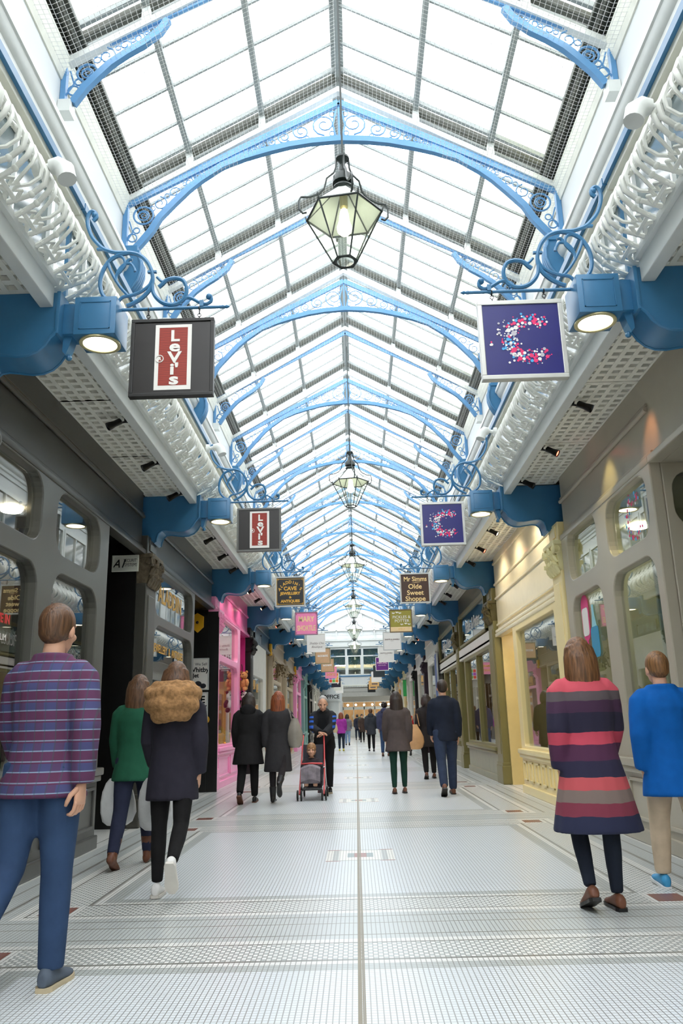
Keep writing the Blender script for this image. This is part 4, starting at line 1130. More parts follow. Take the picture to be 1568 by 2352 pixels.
def pilaster(s, y0, y1, m, capm, lab, group=None):
    yc = (y0+y1)/2; w = (y1-y0)/2
    root = empty('pilaster', (s*2.82, yc, 0), lab, 'pilaster', group or 'pilasters between the shops')
    MB().bbox(s*2.775, s*2.92, y0, y1, .36, 3.10, .012).bbox(s*2.762, s*2.79, y0+.09, y1-.09, .55, 2.95, .012).build('shaft', m, root, world=True)
    MB().bbox(s*2.745, s*2.92, y0-.03, y1+.03, 0, .34, .015).bbox(s*2.76, s*2.92, y0-.015, y1+.015, .33, .40, .015).build('base', m, root, world=True)
    c = MB().bbox(s*2.69, s*2.92, y0-.05, y1+.05, 3.44, 3.50, .012)
    c.loft([[(s*2.92,y0+.02,3.06),(s*2.765,y0+.02,3.06),(s*2.765,y1-.02,3.06),(s*2.92,y1-.02,3.06)],[(s*2.92,y0,3.25),(s*2.75,y0,3.25),(s*2.75,y1,3.25),(s*2.92,y1,3.25)],[(s*2.92,y0-.03,3.44),(s*2.71,y0-.03,3.44),(s*2.71,y1+.03,3.44),(s*2.92,y1+.03,3.44)]])
    # acanthus leaves curling forward, and corner volutes
    for row, (z, n, r) in enumerate(((3.12,4,.07),(3.26,3,.075))):
        for i in range(n):
            y = y0+(i+.5)*(y1-y0)/n; x = 2.755-.012*row
            c.tube([(s*(x+.02),y,z-.06),(s*(x-.01),y,z+.02),(s*(x-.045),y,z+.08),(s*(x-.085),y,z+.085),(s*(x-.09),y,z+.055)], [r*.5,r*.62,r*.6,r*.45,r*.2], 7)
            for q in (-1,1): c.tube([(s*(x+.01),y+q*.035,z-.04),(s*(x-.03),y+q*.05,z+.03),(s*(x-.055),y+q*.055,z+.045)], [.03,.032,.012], 5)
    for y in (y0-.02, y1+.02):
        for k in (.055,.03): c.ring((s*2.695, y, 3.385), k, .016, 'x', 12, 5)
        c.ring((s*2.73, y, 3.385), .055, .016, 'y', 12, 5)
    c.ball((s*2.695, yc, 3.40), (.03,.05,.05), 8, 6)
    c.build('capital', capm, root, world=True, smooth=50)
    MB().bbox(s*2.78, s*2.92, y0, y1, 3.50, 3.76, .01).bbox(s*2.765, s*2.80, y0+.10, y1-.10, 3.56, 3.72, .01).build('top_block', m, root, world=True)
    return root
def ceiling_light(x, y, z, lab, group):
    o = MB().lathe([(.0,-.03),(.10,-.03),(.12,0)], (x,y,z), 16).build('ceiling_light', CEILON); return tag(o, lab, 'light', group)

# ---------------------------------------------------------------- left side
for s, c, nm in ((-1, GREYSHOP, 'left'), (1, TAUPE, 'right')):
    shopfront(s, .3, 4.88, 'painted shop front beside the viewer on the %s, outside the picture' % nm, c, [(.5,1.9,.85,2.68,.2),(2.1,3.4,.85,2.68,.2),(3.6,4.76,.85,2.68,.2)], fascia=GREYDARK if s < 0 else TAUPE)
    interior(s, .3, 4.85, 3.4, INT_DARK)
    mb = MB().box(s*2.84, s*2.95, YA, .3, 0, 4.4); structure(mb.build('wall_near_'+nm, PALE))
pilaster(-1, 5.1, 5.62, GREYDARK, GREYDARK, 'dark grey pilaster under the first left bracket')
pilaster(1, 4.95, 5.42, TAUPE, TAUPE, 'taupe pilaster under the first right bracket')
L1 = shopfront(-1, 5.62, 8.85, 'grey shop front with large round-cornered panes, nearest on the left', GREYSHOP,
    [(5.72,6.87,2.84,3.46,.2),(7.24,8.53,2.84,3.46,.22),(5.72,6.87,.86,2.64,.22),(7.24,8.53,.86,2.66,.24)], riser=.80, fascia=GREYDARK, yf=(5.62,10.44), panels=2, riserz=mat('deep_grey_riser', (84,84,82), .28, var=.04))
interior(-1, 5.66, 8.8, 3.48, INT_DARK)
recess(-1, 8.85, 10.44, BLACK, lab='black door at the back of the dark recess beside the grey shop', depth=1.0, zt=3.66)
pilaster(-1, 10.46, 10.96, GREYDARK, mat('tarnished_gilt_capital', (96,84,66), .5, var=.4, scale=20), 'dark grey pilaster with tarnished leafy capital under the second left bracket')
L2 = shopfront(-1, 10.96, 13.85, 'dark grey shop front with two tall panes before the pink shop', GREYSHOP, [(11.08,13.68,2.76,3.42,.2),(11.08,13.68,.62,2.62,.24)], riser=.58, fascia=mat('slate_fascia', (70,78,84), .3), yf=(10.96,15.8), panels=2, riserz=GREYDARK)
interior(-1, 11.0, 13.8, 3.48, INT_DARK)
recess(-1, 13.85, 15.8, BLACK, lab='black door in the recess with the framed posters', depth=1.0)
pilaster(-1, 15.84, 16.36, PINK, PINK, 'pink pilaster with leafy capital under the third left bracket')
MB_ = MB().box(-2.93, -2.70, 15.80, 15.838, 0, 3.5); structure(MB_.build('trim_15', BLACK))
L3 = shopfront(-1, 16.36, 19.5, 'bright pink toy shop front with a display window', PINK, [(16.46,19.1,2.66,3.44,.14),(16.46,19.1,.84,2.52,.2)], riser=.78, fascia=mat('deep_pink_fascia', (226,110,168), .25), yf=(16.36,21.2), panels=2)
interior(-1, 16.4, 19.45, 3.48, mat('cream_display_lining', (206,190,160), .7, var=.15), depth=1.3, floorz=.8)
recess(-1, 19.5, 21.2, MAGENTA, lab='magenta doorway of the pink toy shop', depth=1.0)
pilaster(-1, 21.28, 21.84, BLACK, BLACK, 'black pilaster and capital under the fourth left bracket')
L4 = shopfront(-1, 21.86, 25.2, 'dark blue fascia shop front with cream blind, after the pink shop', PALE, [(22.0,24.4,.86,2.55,.1)], riser=.72, fascia=mat('slate_blue_fascia', (70,92,108), .3), yf=(21.86,26.6))
interior(-1, 21.9, 25.1, 3.4, INT_MID, depth=1.6)
recess(-1, 25.2, 26.6, BEIGE, lab='beige door beyond the dark blue fascia', depth=.9)
for i, (n, c, cc, nm) in enumerate(((5, BEIGE, BEIGE, 'beige'), (6, BEIGE, BEIGE, 'beige'), (7, PINK, PINK, 'pink'), (8, TEAL, TEAL, 'teal'), (9, BLACK, BLACK, 'black'), (10, PALE, PALE, 'pale'), (11, PALE, PALE, 'pale'))):
    y = yn(n); a, b = y+.3, y+B-.28
    pilaster(-1, y-.27, y+.27, c, cc, '%s pilaster under the %s left bracket' % (nm, ORD[n]))
    if c in (PINK,): fa = PINK
    shopfront(-1, a, a+3.1, '%s shop front past the %s left bracket' % (nm, ORD[n]), c, [(a+.12,a+2.98,2.72,3.42,.08),(a+.12,a+2.98,.8,2.6,.1)], yf=(a,b), panels=2)
    interior(-1, a+.05, a+3.05, 3.45, INT_MID if i % 2 else INT_WARM, depth=1.4)
    recess(-1, a+3.1, b, c, lab='%s recessed door past the %s left bracket' % (nm, ORD[n]), depth=.9, group='far recessed doors on the left')
# ---------------------------------------------------------------- right side
recess(1, 5.45, 7.05, TAUPE, lab='taupe door with a round-cornered pane in the nearest right recess', depth=1.0, far_side=False)
mb = MB()
structure(MB().box(2.86, 2.95, 5.42, 7.05, 3.52, 4.36).bbox(2.79, 2.93, 5.42, 7.05, 3.48, 3.55, .012).build('trim_16', TAUPE))
R1 = shopfront(1, 7.05, 10.32, 'taupe shop front with round-cornered panes, nearest on the right', TAUPE,
    [(7.20,8.44,2.84,3.45,.2),(8.82,10.08,2.88,3.50,.2),(7.20,8.44,.84,2.66,.22),(8.82,10.08,.84,2.66,.22)], riser=.78, panels=2)
interior(1, 7.62, 10.28, 3.48, mat('olive_shop_interior', (186,188,152), .7, var=.2, scale=1.2))
# glazed return of the same shop, looking down the arcade from its door recess
def face_plate(outl, y0, y1, b=.01):
    pl = plate(outl, abs(y1-y0)/2, b); o = MB(); o.v = [(a, (y0+y1)/2+c, z) for a, z, c in pl.v]; o.f = pl.f; o.m = pl.m; return o
rw = [(2.99,3.72,2.86,3.40,.18),(2.99,3.72,.86,2.66,.2)]
face_plate([[(2.91,.0),(3.84,.0),(3.84,3.48),(2.91,3.48)]]+[rrect(*w) for w in rw], 7.045, 7.13, .01).build('return_frame', TAUPE, R1, world=True)
for w in rw: MB().prism(rrect(w[0]-.01,w[1]+.01,w[2]-.01,w[3]+.01,w[4],5), 7.10, 7.106, axis='y').build('window_pane', GLASS, R1, world=True)
pilaster(1, 10.36, 10.84, CREAM, mat('cream_plaster_capital', (240,230,176), .5), 'cream pilaster with leafy capital under the second right bracket')
R2 = shopfront(1, 10.86, 14.05, 'cream shop front with deep plain fascia and one tall window', CREAM, [(11.06,13.76,.76,2.66,.04)], riser=.70, fz=(2.80,4.36), fascia=mat('ivory_fascia', (240,230,196), .22, var=.02), yf=(10.86,15.72), panels=7, rail=False)
m = MB()
for z in (3.80, 3.52, 3.0, 4.22): m.bbox(2.83, 2.88, 10.86, 15.72, z-.022, z+.022, .01)
m.bbox(2.80, 2.88, 10.86, 15.72, 2.84, 2.90, .015)
m.build('fascia_moulding', MATS['ivory_fascia'], R2, world=True)
interior(1, 10.9, 14.0, 2.78, INT_DARK)
recess(1, 14.05, 15.72, mat('buttery_yellow_paint', (226,204,142), .35, var=.03), lab='cream door in the open recess beside the tall window', depth=.9, zt=2.8)
pilaster(1, 15.78, 16.36, OLIVE, mat('dark_olive_capital', (96,86,50), .45), 'olive pilaster with dark leafy capital under the third right bracket')
FG = glass_mat('fascia_glass', tint=(.75,.82,.78), ior=2.4)
def olive_shop(y0, y1, lab, lab2, yb):
    r = shopfront(1, y0, y1, lab, OLIVE, [(y0+.3,(y0+y1)/2-.05,.72,2.62,.03),((y0+y1)/2+.05,y1-.25,.72,2.62,.03)], riser=.66, fz=(2.78,4.36), fascia=mat('dark_olive_fascia', (92,90,66), .3), yf=(y0,yb), panels=0, rail=False, riserz=mat('green_grey_riser', (150,148,120), .35))
    m = MB(); a, b = y0+.45, yb-.3
    for (p, q, t, u) in ((a,b,3.02,3.08),(a,b,3.78,3.86),(a,a+.1,3.02,3.86),(b-.1,b,3.02,3.86)): m.bbox(2.78, 2.87, p, q, t, u, .01)
    m.build('fascia_sign_frame', OLIVE, r, world=True)
    MB().box(2.83, 2.835, a+.08, b-.08, 3.06, 3.80).build('fascia_sign_glass', FG, r, world=True)
    t = MB(); put(t, text('Pickles & Potter', .42, .002, shear=.3, width=.85), at(2.825, (a+b)/2, 3.42) @ wallT(1)); t.build('fascia_lettering', WH_, r, world=True)
    MB().bbox(2.79, 2.88, y0+.05, yb-.05, 2.70, 2.98, .01).build('white_band', PALE, r, world=True)
    return r
olive_shop(16.36, 20.6, 'olive green shop front with glazed name board, next to the cream shop', '', 21.4)
interior(1, 16.4, 20.5, 2.9, mat('warm_deli_interior', (150,118,86), .7, var=.3, scale=1.5), depth=2.4, floorz=.2)
recess(1, 20.62, 21.4, OLIVE, lab='olive door between the two olive shop fronts', depth=.9, zt=2.8)
pilaster(1, 21.42, 21.9, OLIVE, MATS['dark_olive_capital'], 'olive pilaster under the fourth right bracket')
olive_shop(21.9, 25.4, 'second olive green shop front, farther along the right', '', 26.7)
interior(1, 22.0, 25.3, 2.9, INT_WARM, depth=2.0, floorz=.2)
recess(1, 25.42, 26.7, mat('dark_olive_recess', (70,66,40), .4), lab='dark olive doorway at the end of the olive shops', depth=.9, zt=2.8)
for i, (n, c, pc, nm, pn) in enumerate(((5, PALE, PALE, 'white', 'white'), (6, PALE, PLUM, 'pale', 'plum'), (7, PALE, BLACK, 'pale', 'black'), (8, CREAM, PALE, 'cream', 'pale'), (9, mat('orange_paint', (236,180,96), .4), PALE, 'orange', 'pale'), (10, CREAM, PALE, 'cream', 'pale'), (11, PALE, BLACK, 'pale', 'black'))):
    y = yn(n); a, b = y+.3, y+B-.28
    pilaster(1, y-.27, y+.27, pc, pc, '%s pilaster under the %s right bracket' % (pn, ORD[n]))
    shopfront(1, a, a+3.4, '%s shop front past the %s right bracket' % (nm, ORD[n]), c, [(a+.12,a+3.28,.8,3.2,.06)], yf=(a,b), panels=2)
    interior(1, a+.05, a+3.35, 3.45, INT_MID if i % 2 == 0 else INT_WARM, depth=1.4)
    recess(1, a+3.4, b, c, lab='%s recessed door past the %s right bracket' % (nm, ORD[n]), depth=.9, group='far recessed doors on the right')

for y_ in (14.9,): ceiling_light(3.3, y_, 2.79, 'small round added downlight brightening the yellow door recess', None)  # lamp added to brighten the dark recess
# lights in the shops
for i, (s, y, z) in enumerate([(-1,6.4,3.46),(-1,7.9,3.46),(-1,12.4,3.46),(-1,17.5,3.46),(-1,18.6,3.46),(1,8,3.46),(1,9.5,3.46),(1,12.5,2.76),(1,17.5,2.88),(1,19.5,2.88),(-1,23.5,3.38),(1,23.5,2.88)]):
    ceiling_light(s*3.55, y, z, 'lit round ceiling light inside a %s shop window' % ('left-hand' if s < 0 else 'right-hand'), 'ceiling lights inside the %s shops' % ('left' if s < 0 else 'right'))
for n in range(5, 12):
    for s in (-1, 1): ceiling_light(s*3.4, yn(n)+1.9, 3.43, 'lit round ceiling light inside a %s shop window' % ('left-hand' if s < 0 else 'right-hand'), 'ceiling lights inside the %s shops' % ('left' if s < 0 else 'right'))
# entrance building on the left by the far end
g = MB().lathe([(.7,0),(.7,2.9),(.78,2.95),(.78,3.1),(.0,3.12)], (-2.0, 66.6, 0), 24)
r_ = empty('kiosk', (-2.0, 66.6, 0), 'white round-cornered kiosk below the black capitals by the far entrance', 'kiosk')
g.build('drum', WHITE, r_, world=True, smooth=30)
t = MB(); put(t, text('OFFICE', .42, .03, bold=.012), at(-2.0, 65.8, 3.3) @ FACE); t.build('lettering', BLACK, r_, world=True)
m = MB()
for a in (-.9, -.2): m.bbox(-2.0+a*.6-.18, -2.0+a*.6+.18, 65.88, 65.95, 1.2, 2.2, .02)
m.build('teal_window', TEAL, r_, world=True)
# ================================================================ THINGS ON AND IN THE SHOPS
def poster(name, x0, x1, y, z0, z1, lab, lines, frame=WHITE, paper=None, cat='poster', group=None):
    """framed notice on a wall facing the viewer"""
    root = empty(name, ((x0+x1)/2, y, z0), lab, cat, group); w = (x1-x0)/2; h = z1-z0
    MB().box(-w+.01, w-.01, -.012, 0, .01, h-.01).build('paper', paper or OFFW, root)
    f = MB()
    for (a, b, c, d) in ((-w,w,0,.022),(-w,w,h-.022,h),(-w,-w+.022,.02,h-.02),(w-.022,w,.02,h-.02)): f.bbox(a, b, -.022, .004, c, d, .004)
    f.build('frame', frame, root)
    for it in lines:
        mb = MB(); put(mb, text(it[0], it[1], .0015, **(it[5] if len(it) > 5 else {})), at(it[2], -.0135, it[3]) @ FACE); mb.build('lettering', it[4], root)
    return root
r = poster('wall_sign', -3.225, -2.865, 10.37, 3.24, 3.465, 'small cream plate with slanted A1 lettering on the black recess wall', [('A1', .16, -.085, .105, BLACK, dict(shear=.35, width=.9, bold=.001)), ('SECURITY', .06, .075, .15, BLACK, dict(width=.75)), ('SYSTEMS', .06, .075, .09, BLACK, dict(width=.75))], frame=CREAMW, paper=CREAMW, cat='sign')
r = poster('poster', -3.40, -2.88, 15.79, 1.90, 2.52, 'upper framed notice with old-style letters in the black recess', [('We Sell', .075, .1, .50, BLACK, {}), ('Whitby', .13, .06, .39, BLACK, dict(bold=.003)), ('Jet', .11, .0, .28, BLACK, dict(bold=.003))], frame=LTG)
m = MB()
for (x, z, q) in ((.05,.12,.07),(-.06,.09,.055),(.15,.08,.06)): m.ball((x,-.016,z), (q,.006,q*.8), 12, 6)
m.build('stone_picture', mat('jet_stone', (60,60,66), .2), r)
r = poster('poster', -3.40, -2.89, 15.79, 1.17, 1.86, 'lower framed notice with bold black and gold words in the black recess', [('WE', .19, .05, .54, BLACK, dict(bold=.006)), ('BUY', .19, .05, .36, BLACK, dict(bold=.006)), ('GOLD', .19, .03, .16, GOLD, dict(bold=.008))], frame=LTG)
r = empty('alarm_box', (-3.12, 15.78, 3.08), 'yellow pointed alarm box high on the black recess wall', 'alarm')
MB().prism([(-.12,.05),(0,-.06),(.12,.05),(.12,.26),(0,.33),(-.12,.26)], -.07, 0).build('housing', mat('yellow_plastic', (240,180,40), .35), r)
MB().ball((0,-.07,.14), (.03,.015,.03), 10, 6).build('strobe', mat('dark_strobe', (60,40,30), .3), r)
# gold letters and stickers on the panes
def decal(name, y, z, s, txt, size, m, lab, x=2.868, **kw):
    mb = MB(); put(mb, text(txt, size, .001, **kw), at(s*x, y, z) @ wallT(s)); return tag(mb.build(name, m), lab, 'window lettering')
decal('window_lettering', 12.3, 3.12, -1, 'ALADDIN', .36, GOLD, 'gold capitals across the upper pane of the dark grey shop', bold=.004)
decal('window_lettering', 12.3, 2.32, -1, "JEWELLERY  &  ANTIQUES", .17, GOLD, 'line of gold lettering across the tall pane of the dark grey shop', bold=.002)
decal('window_lettering', 6.35, 1.95, -1, '511 SLIM', .075, OFFW, 'small white lettering low on the nearest left pane')
decal('window_lettering', 6.35, 2.10, -1, 'LOVE IN', .10, mat('red_sticker', (220,50,50), .4), 'red lettering on the nearest left pane', bold=.004)
# dots of the charity shop on its upper pane, pink lolly and blue bottle stickers
rnd = random.Random(11)
dm = MB()
for i in range(60):
    a = rnd.uniform(.7, 5.6); q = rnd.gauss(.2, .03); r_ = rnd.choice((.012,.016,.02)); dm.mi = rnd.choice((0,0,1,2))
    y, z = 7.75-q*math.cos(a)*1.1, 3.14+q*math.sin(a)
    dm.add([(2.867-.0002*i*.1, y+r_*math.cos(k*PI/5), z+r_*math.sin(k*PI/5)) for k in range(10)], [tuple(range(10))])
tag(dm.build('window_sticker', DOTS[:3]), 'letter of pink and blue dots stuck to the upper taupe-framed pane', 'sticker')
m = MB(); m.mi = 0; m.prism(rrect(9.63,9.93,2.10,2.66,.14), 2.862, 2.868, axis='x'); m.mi = 1; m.prism(rrect(9.66,9.90,2.16,2.50,.05), 2.858, 2.8625, axis='x'); m.mi = 0; m.box(2.862, 2.868, 9.755, 9.805, 1.93, 2.1)
tag(m.build('window_sticker', [mat('sticker_pink', (226,60,130), .4), OFFW]), 'pink ice-lolly sticker on the tall taupe-framed pane', 'sticker')
m = MB(); m.mi = 0; m.prism(rrect(9.32,9.62,1.88,2.24,.06), 2.862, 2.868, axis='x'); m.mi = 1; m.prism([(9.38,2.24),(9.56,2.24),(9.51,2.38),(9.50,2.50),(9.44,2.50),(9.43,2.38)], 2.862, 2.868, axis='x')
tag(m.build('window_sticker', [mat('sticker_teal', (40,150,190), .4), mat('sticker_pale', (150,214,226), .4)]), 'teal bottle-shaped sticker beside the pink one on the taupe-framed pane', 'sticker')
# soft toys in and beside the pink shop
def plush(loc, m1, m2, m3, lab, k=1.0, rz=0.0, grp='soft toys at the pink shop'):
    r = empty('soft_toy', loc, lab, 'soft toy', grp, rz)
    S = Matrix.Scale(k, 4)
    MB().ball((0,0,.17), (.12,.10,.15), 12, 8, S).build('body', m1, r, smooth=True)
    h = MB().ball((0,-.01,.39), (.105,.095,.10), 12, 8, S); h.ball((0,-.095,.365), (.045,.04,.035), 8, 6, S); hd = h.build('head', m2, r, smooth=True)
    for q in (-1, 1):
        MB().ball((q*.085,0,.475), (.04,.025,.04), 8, 6, S).build('ear', m3, r, smooth=True)
        MB().tube([(q*.09,-.01,.27),(q*.15,-.05,.2),(q*.16,-.09,.13)], [.05*k,.045*k,.04*k], 8, T=S).build('arm', m3, r, smooth=True)
        MB().tube([(q*.07,-.02,.07),(q*.11,-.10,.05),(q*.12,-.16,.05)], [.06*k,.055*k,.05*k], 8, T=S).build('leg', m3, r, smooth=True)
        MB().ball((q*.04,-.098,.41), (.016,.008,.018), 6, 4, S).build('eye', BLACK, hd)
    return r
TEDDY = mat('tan_plush', (196,140,84), .95, var=.2, scale=30, bump=.3)
PWH = mat('white_plush', (236,234,228), .95, var=.08, scale=30); PBK = mat('black_plush', (24,24,26), .95, var=.2, scale=30)
HON = mat('orange_plush', (226,160,70), .95, var=.2, scale=30)
plush((-2.72, 19.62, 2.02), TEDDY, TEDDY, TEDDY, 'tan teddy bear hanging by the magenta doorway', .95, -.5)
plush((-2.70, 19.66, 1.52), PWH, PWH, PBK, 'black and white panda soft toy hanging below the teddy', 1.0, -.5)
r = empty('toy_hook', (-2.76, 19.48, 1.5), 'thin black hanging line that carries the soft toys at the magenta doorway', 'hanger')
MB().tube([(0,0,0),(0,.08,.02),(0,.08,1.1),(0,0,1.15)], .01, 5).build('line', BLACK, r)
rnd = random.Random(4)
for i in range(14):
    y = 16.6+(i % 7)*.36; x = -2.98-.28*(i//7)-rnd.random()*.06
    mm = rnd.choice((HON, TEDDY, PWH)); plush((x, y, .80), mm, mm, mm, 'small soft toy sitting in the pink shop window', .62+.25*rnd.random(), PI/2+rnd.uniform(-.4,.4), 'soft toys in the pink window')
for i in range(5):
    y = 16.75+i*.5; z0 = .80; r = empty('toy_box', (-3.55, y, z0), 'tall gold gift box standing at the back of the pink window', 'box', 'gold boxes in the pink window')
    MB().bbox(-.14,.14,-.16,.16,0,.62+.2*(i % 2),.01).build('carton', mat('gold_card', (206,164,84), .4, var=.2, scale=8), r)
    MB().bbox(.135,.145,-.11,.11,.1,.5,.004).build('window_label', mat('pale_label', (220,226,220), .3), r)
m = empty('sale_sign', (-2.90, 17.9, 1.98), 'red and white sale sign hanging in the pink shop window', 'sign')
MB().box(-.004,.004,-.22,.22,0,.52).build('card', mat('coral_card', (240,120,120), .5), m)
t = MB(); put(t, text('SALE', .22, .001, bold=.004), at(.006, 0, .26) @ wallT(-1)); t.build('lettering', OFFW, m)
m = empty('notice', (-2.90, 18.6, 1.62), 'small white notice under the sale sign in the pink window', 'notice')
MB().box(-.004,.004,-.2,.2,0,.34).build('card', OFFW, m)
# dark mannequin in the nearest left window
m = empty('mannequin', (-3.45, 7.05, .50), 'dark mannequin bust in a grey jacket behind the nearest left pane', 'mannequin')
MB().lathe([(.12,.6),(.22,.65),(.20,.95),(.24,1.2),(.23,1.36),(.08,1.42),(.06,1.5)], (0,0,0), 18, T=Matrix.Diagonal((.65,1,1,1))).build('jacket', mat('charcoal_cloth', (58,56,56), .8), m, smooth=True)
MB().ball((0,0,1.62), (.10,.085,.13), 14, 10).build('head', mat('brown_resin', (40,30,26), .3), m, smooth=True)
MB().tube([(0,0,0),(0,0,.62)], .02, 8).lathe([(.2,0),(.2,.02),(.03,.03)], (0,0,0), 16).build('stand', STEEL, m)
# poster and flowers farther along the left
r = empty('hanging_picture', (-2.83, 23.3, 2.95), 'large dark framed picture on the blue fascia past the pink shop', 'picture')
MB().box(0,.015,-.75,.75,0,.85).build('print', mat('slate_print', (128,140,150), .5, var=.5, scale=3), r)
MB().box(-.01,.02,-.8,-.75,-.03,.9).box(-.01,.02,.75,.8,-.03,.9).build('frame', BLACK, r)
for n in (5, 6):
    y = yn(n); r = empty('hanging_flowers', (-2.58, y-.1, 2.75), 'dried brown flower bunch hanging on the %s beige pilaster' % ('nearer' if n == 5 else 'farther'), 'flowers', 'dried flowers on the beige pilasters')
    rnd = random.Random(n); f_ = MB()
    for i in range(46):
        a = rnd.uniform(0, 2*PI); q = rnd.uniform(.03,.24); z = rnd.uniform(.0,.42)
        f_.tube([(0,0,.45),(q*.5*math.cos(a),q*.5*math.sin(a),.3+z*.3),(q*math.cos(a),q*math.sin(a),z)], .006, 4); f_.ball((q*math.cos(a),q*math.sin(a),z), .028, 6, 4)
    f_.build('blooms', mat('dried_flowers', (112,92,64), .9, var=.5, scale=18), r)
    MB().tube([(0,0,.4),(-.12,0,.56),(-.16,0,.52)], .01, 5).build('hook', BLACK, r)
for n in (5, 7):
    r = empty('alarm_box', (-2.84, yn(n)-.45, 3.55), 'yellow alarm box above the %s pilaster on the left' % ('beige' if n == 5 else 'far pink'), 'alarm')
    MB().bbox(0,.09,-.14,.14,-.1,.28,.02).build('housing', MATS['yellow_plastic'], r)
    MB().bbox(.085,.095,-.06,.06,.02,.1,.004).build('plate', BLACK, r)
r = empty('blue_banner', (2.70, yn(5)-.45, 1.75), 'tall blue poster on the right past the olive shops', 'poster')
MB().box(-.02,.02,-.32,.32,0,1.6).build('print', mat('blue_print', (70,96,150), .5, var=.4, scale=2), r)
MB().box(-.025,.025,-.35,-.32,-.02,1.62).box(-.025,.025,.32,.35,-.02,1.62).build('frame', LTG, r)
r = empty('green_banner', (2.62, yn(8)-.4, 2.5), 'narrow green banner hanging far along the right side', 'banner')
MB().box(-.09,.09,-.01,.01,0,.85).build('cloth', mat('green_cloth', (60,180,90), .6), r); MB().tube([(-.1,0,.85),(.1,0,.85)], .015, 6).build('rod', BLACK, r)
# cafe tables seen in the olive shop
for i, y in enumerate((17.3, 18.4, 19.6)):
    r = empty('cafe_table', (3.75, y, .2), 'dark cafe table inside the nearer olive shop', 'table', 'cafe tables behind the olive shop window')
    MB().bbox(-.3,.3,-.3,.3,.72,.76,.01).build('table_top', mat('dark_wood', (84,52,34), .4, var=.3), r); MB().tube([(0,0,0),(0,0,.72)], .03, 8).lathe([(.2,0),(.2,.02),(.03,.04)], (0,0,0), 14).build('pedestal', BLACK, r)
    for q in (-1, 1):
        c = empty('cafe_chair', (3.75, y+q*.42, .2), 'dark wooden cafe chair at a table inside the nearer olive shop', 'chair', 'cafe chairs behind the olive shop window')
        MB().bbox(-.2,.2,-.18,.18,.43,.47,.01).build('seat', mat('tan_wood', (150,100,60), .4, var=.3), c)
        MB().bbox(-.19,.19,q*.15,q*.18,.55,.9,.01).build('backrest', MATS['dark_wood'], c)
        for ax in (-.17,.17):
            for ay in (-.15,.15): MB().tube([(ax,ay,0),(ax,ay,.43 if ay*q < 0 else .88)], .015, 6).build('leg', MATS['dark_wood'], c)
# easel board in the cream window, bollards at the way out
r = empty('easel', (3.15, 12.2, .5), 'wooden easel board standing in the cream shop window', 'easel')
for q in (-1, 1): MB().tube([(q*.12,0,1.3),(q*.3,-.2,0)], .02, 6).build('leg', mat('pine_wood', (176,136,84), .5), r)
MB().bbox(-.28,.28,-.06,-.03,.35,1.15,.006).build('board', mat('slate_board', (50,48,46), .6), r)
# ================================================================ PEOPLE
SKIN = mat('skin', (214,164,136), .55, var=.05)
def vox(mb, size, it=4, name='tmp'):
    """union of the overlapping shapes as one smooth continuous surface"""
    me = mb.mesh(name, [BLACK]); o = bpy.data.objects.new('tmp', me); COL.objects.link(o)
    r = o.modifiers.new('r', 'REMESH'); r.mode = 'VOXEL'; r.voxel_size = size; r.adaptivity = 0
    s = o.modifiers.new('s', 'SMOOTH'); s.iterations = it; s.factor = .5
    m2 = bpy.data.meshes.new_from_object(o.evaluated_get(dg())); out = MB().addmesh(m2)
    bpy.data.objects.remove(o); bpy.data.meshes.remove(me); bpy.data.meshes.remove(m2); return out
def hand(mb, w, d, inn, k=1.0, curl=.7):
    """palm, four unequal curled fingers and a side thumb; d = along the forearm, inn = towards the palm side"""
    w = Vector(w); d = Vector(d).normalized(); inn = Vector(inn); inn = (inn-d*inn.dot(d)).normalized(); sd = d.cross(inn)
    rings = []
    for t, hw, th in ((-.02,.026,.022),(.02,.034,.018),(.06,.042,.015),(.088,.041,.013)):
        c = w+d*t*k
        rings.append([c+sd*hw*k*math.cos(a)+inn*th*k*math.sin(a) for a in [2*PI*i/10 for i in range(10)]])
    mb.loft(rings)
    for i, (off, L) in enumerate(((-.031,.068),(-.010,.076),(.011,.071),(.030,.056))):
        p = w+d*.082*k+sd*off*k; a = .25; pts = [p-d*.012*k, p]; q = p
        for seg in (.45, .32, .23):
            dd = d*math.cos(a)+inn*math.sin(a); q = q+dd*L*seg*k; pts.append(q); a += curl
        mb.tube(pts, [.0085*k,.0095*k,.009*k,.008*k,.006*k], 7)
    p = w+d*.02*k-sd*.030*k; q1 = p+(d*.6-sd*.6+inn*.35)*.040*k; q2 = q1+(d*.85-sd*.05+inn*.4)*.034*k; q3 = q2+(d*.85+sd*.15+inn*.4)*.022*k
    mb.tube([p+d*-.01*k, p, q1, q2, q3], [.012*k,.013*k,.0115*k,.010*k,.007*k], 7)
